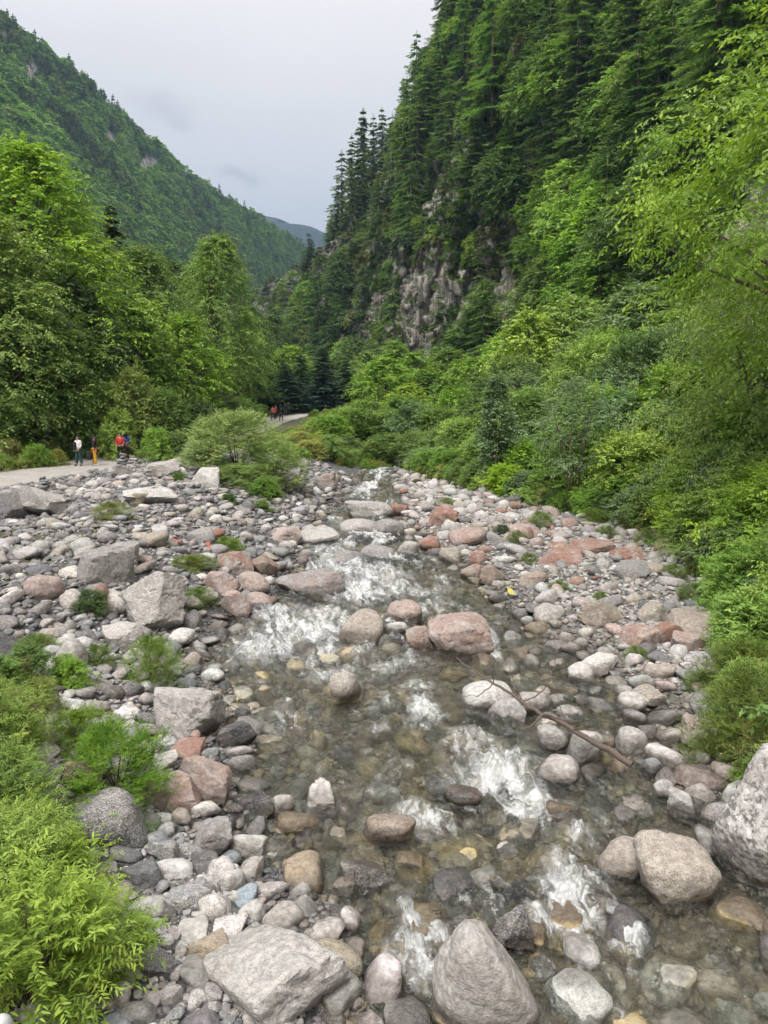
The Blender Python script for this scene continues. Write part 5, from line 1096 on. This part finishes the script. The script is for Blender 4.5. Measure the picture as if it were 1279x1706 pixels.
bag('backpack', (x-.20, y+.02, z+1.18), 1.9, (.16, .11, .24), BLACK, 'black backpack worn by the walker in the white top', 'backpack')
t, (x, y, z) = person(157, 0, 44.3, -1.2, BLACK, MUST, 'walker in a black top and mustard yellow trousers', arm=(.5, .1), long_hair=True, shoes=(.6, .6, .6))
bag('handbag', (x-.30, y-.02, z+.60), .3, (.17, .12, .26), BLACK, 'large black bag hanging beside the mustard yellow trousers', 'bag')
bag('waist_bag', (x+.12, y-.10, z+.98), .8, (.10, .07, .07), RED, 'small red waist bag on the walker in mustard trousers', 'bag')
person(201, 0, 46.5, 3.4, RED, BLACK, 'walker in a bright red top and black trousers', arm=(.5, .3))
person(211, 0, 46.9, .6, BLUE, PURP, 'walker in a blue top with long dark hair beside the red one', long_hair=True, arm=(.2, .2))
person(299, 0, 47.0, 1.4, ORNG, cloth('grey_cloth', (.2, .2, .2)), 'walker in orange half hidden behind the willow bush', arm=(.3, .3))
person(456, 0, 94.5, 3.0, cloth('pink_cloth', (.55, .16, .17)), cloth('maroon_cloth', (.09, .02, .02)), 'distant walker in a red and white top on the far track', arm=(.2, .2))
person(461, 0, 96.5, 2.0, RED, BLACK, 'distant walker in dark red right behind the red and white one', arm=(.2, .2))
person(469.5, 0, 93.0, .2, BLACK, BLACK, 'distant walker all in black striding on the far track', stance=.16)
person(482, 0, 104, 2.8, BLACK, cloth('navy_cloth', (.02, .02, .06)), 'distant walker in dark clothes farthest along the track', arm=(.1, .1))
person(477, 0, 105, 3.4, cloth('lilac_cloth', (.42, .42, .55)), WHITE, 'distant walker in pale clothes beside the dark one', arm=(.1, .4))

# ------------------------------------------------------------------ scraps of litter
def litter(px, py, s, mat, label, lift=.12):
    p, d = hit(px, py, lift); r = np.random.default_rng(int(px)); n = 7; u_ = np.linspace(-1, 1, n); X, Y = np.meshgrid(u_, u_)
    Z = .35*fbm(P3(X*1.6, Y*1.6, px*.1), 3, int(px)); v = np.stack([X*s[0], Y*s[1], Z*s[1]], -1).reshape(-1, 3)
    me = mesh('litter', v, gridfaces(n, n), mat, False); o = ob('litter', me, None, p, (.5, .2, float(r.uniform(0, 3)))); sm = o.modifiers.new('thick', 'SOLIDIFY'); sm.thickness = .004; tag(o, label, 'litter')
litter(850, 985, (.07, .15), cloth('yellow_plastic', (.45, .40, .10)), 'yellow plastic wrapper lying against a grey stone on the bar', .3)
litter(348, 908, (.06, .15), cloth('red_plastic', (.40, .10, .07)), 'red plastic scrap on the rubble bank', .15)
litter(372, 908, (.08, .08), cloth('white_plastic', (.65, .68, .70)), 'white plastic scrap beside the bright green plant', .15)
litter(295, 900, (.14, .06), cloth('orange_plastic', (.36, .11, .09)), 'faded red plastic strip lying in the slate rubble', .15)

# ------------------------------------------------------------------ the bridge rail the picture is taken from
RAILM = mat_plain('galvanised_steel', (.45, .47, .48), .45, 12, .08)
d = px_dir(2, 1700); k = 1.9; q = np.array([d[0]*k, d[1]*k, CAM_Z+d[2]*k])
rl = ob('bridge_railing', None, None, tuple(q)); tag(rl, 'pale grey rounded railing post end in the bottom left corner', 'railing')
v, f = join([tube([(0, 0, -1.2), (0, 0, -.05), (0, 0, -.02), (0, 0, 0), (0, 0, .012)], [.028, .028, .027, .022, .010], 20)]); ob('post', mesh('post', v, f, RAILM, True), rl)
v, f = join([tube([(-.02, -.01, -.35), (-1.8, -.2, -.35)], [.02, .02], 14)]); ob('rail', mesh('rail', v, f, RAILM, True), rl)

# ------------------------------------------------------------------ air
hm, ht = newmat('haze'); pv = N(ht, 'ShaderNodeVolumePrincipled', i_Density=HAZE); pv.inputs['Color'].default_value = (.45, .68, 1, 1); pv.inputs['Anisotropy'].default_value = .2
oo = N(ht, 'ShaderNodeOutputMaterial'); LK(ht, pv.outputs[0], oo.inputs['Volume'])
bx0, bx1 = (-5200, -70, -80), (5200, 6500, 1500)
v = [(x, y, z) for x in (bx0[0], bx1[0]) for y in (bx0[1]-10, bx1[1]) for z in (bx0[2], bx1[2])]
if HAZE > 0:
    tag(ob('haze', mesh('haze', v, np.array([[0, 1, 3, 2], [4, 6, 7, 5], [0, 4, 5, 1], [2, 3, 7, 6], [0, 2, 6, 4], [1, 5, 7, 3]]), hm)), 'thin pale mountain haze filling the valley air', 'haze', kind='stuff')
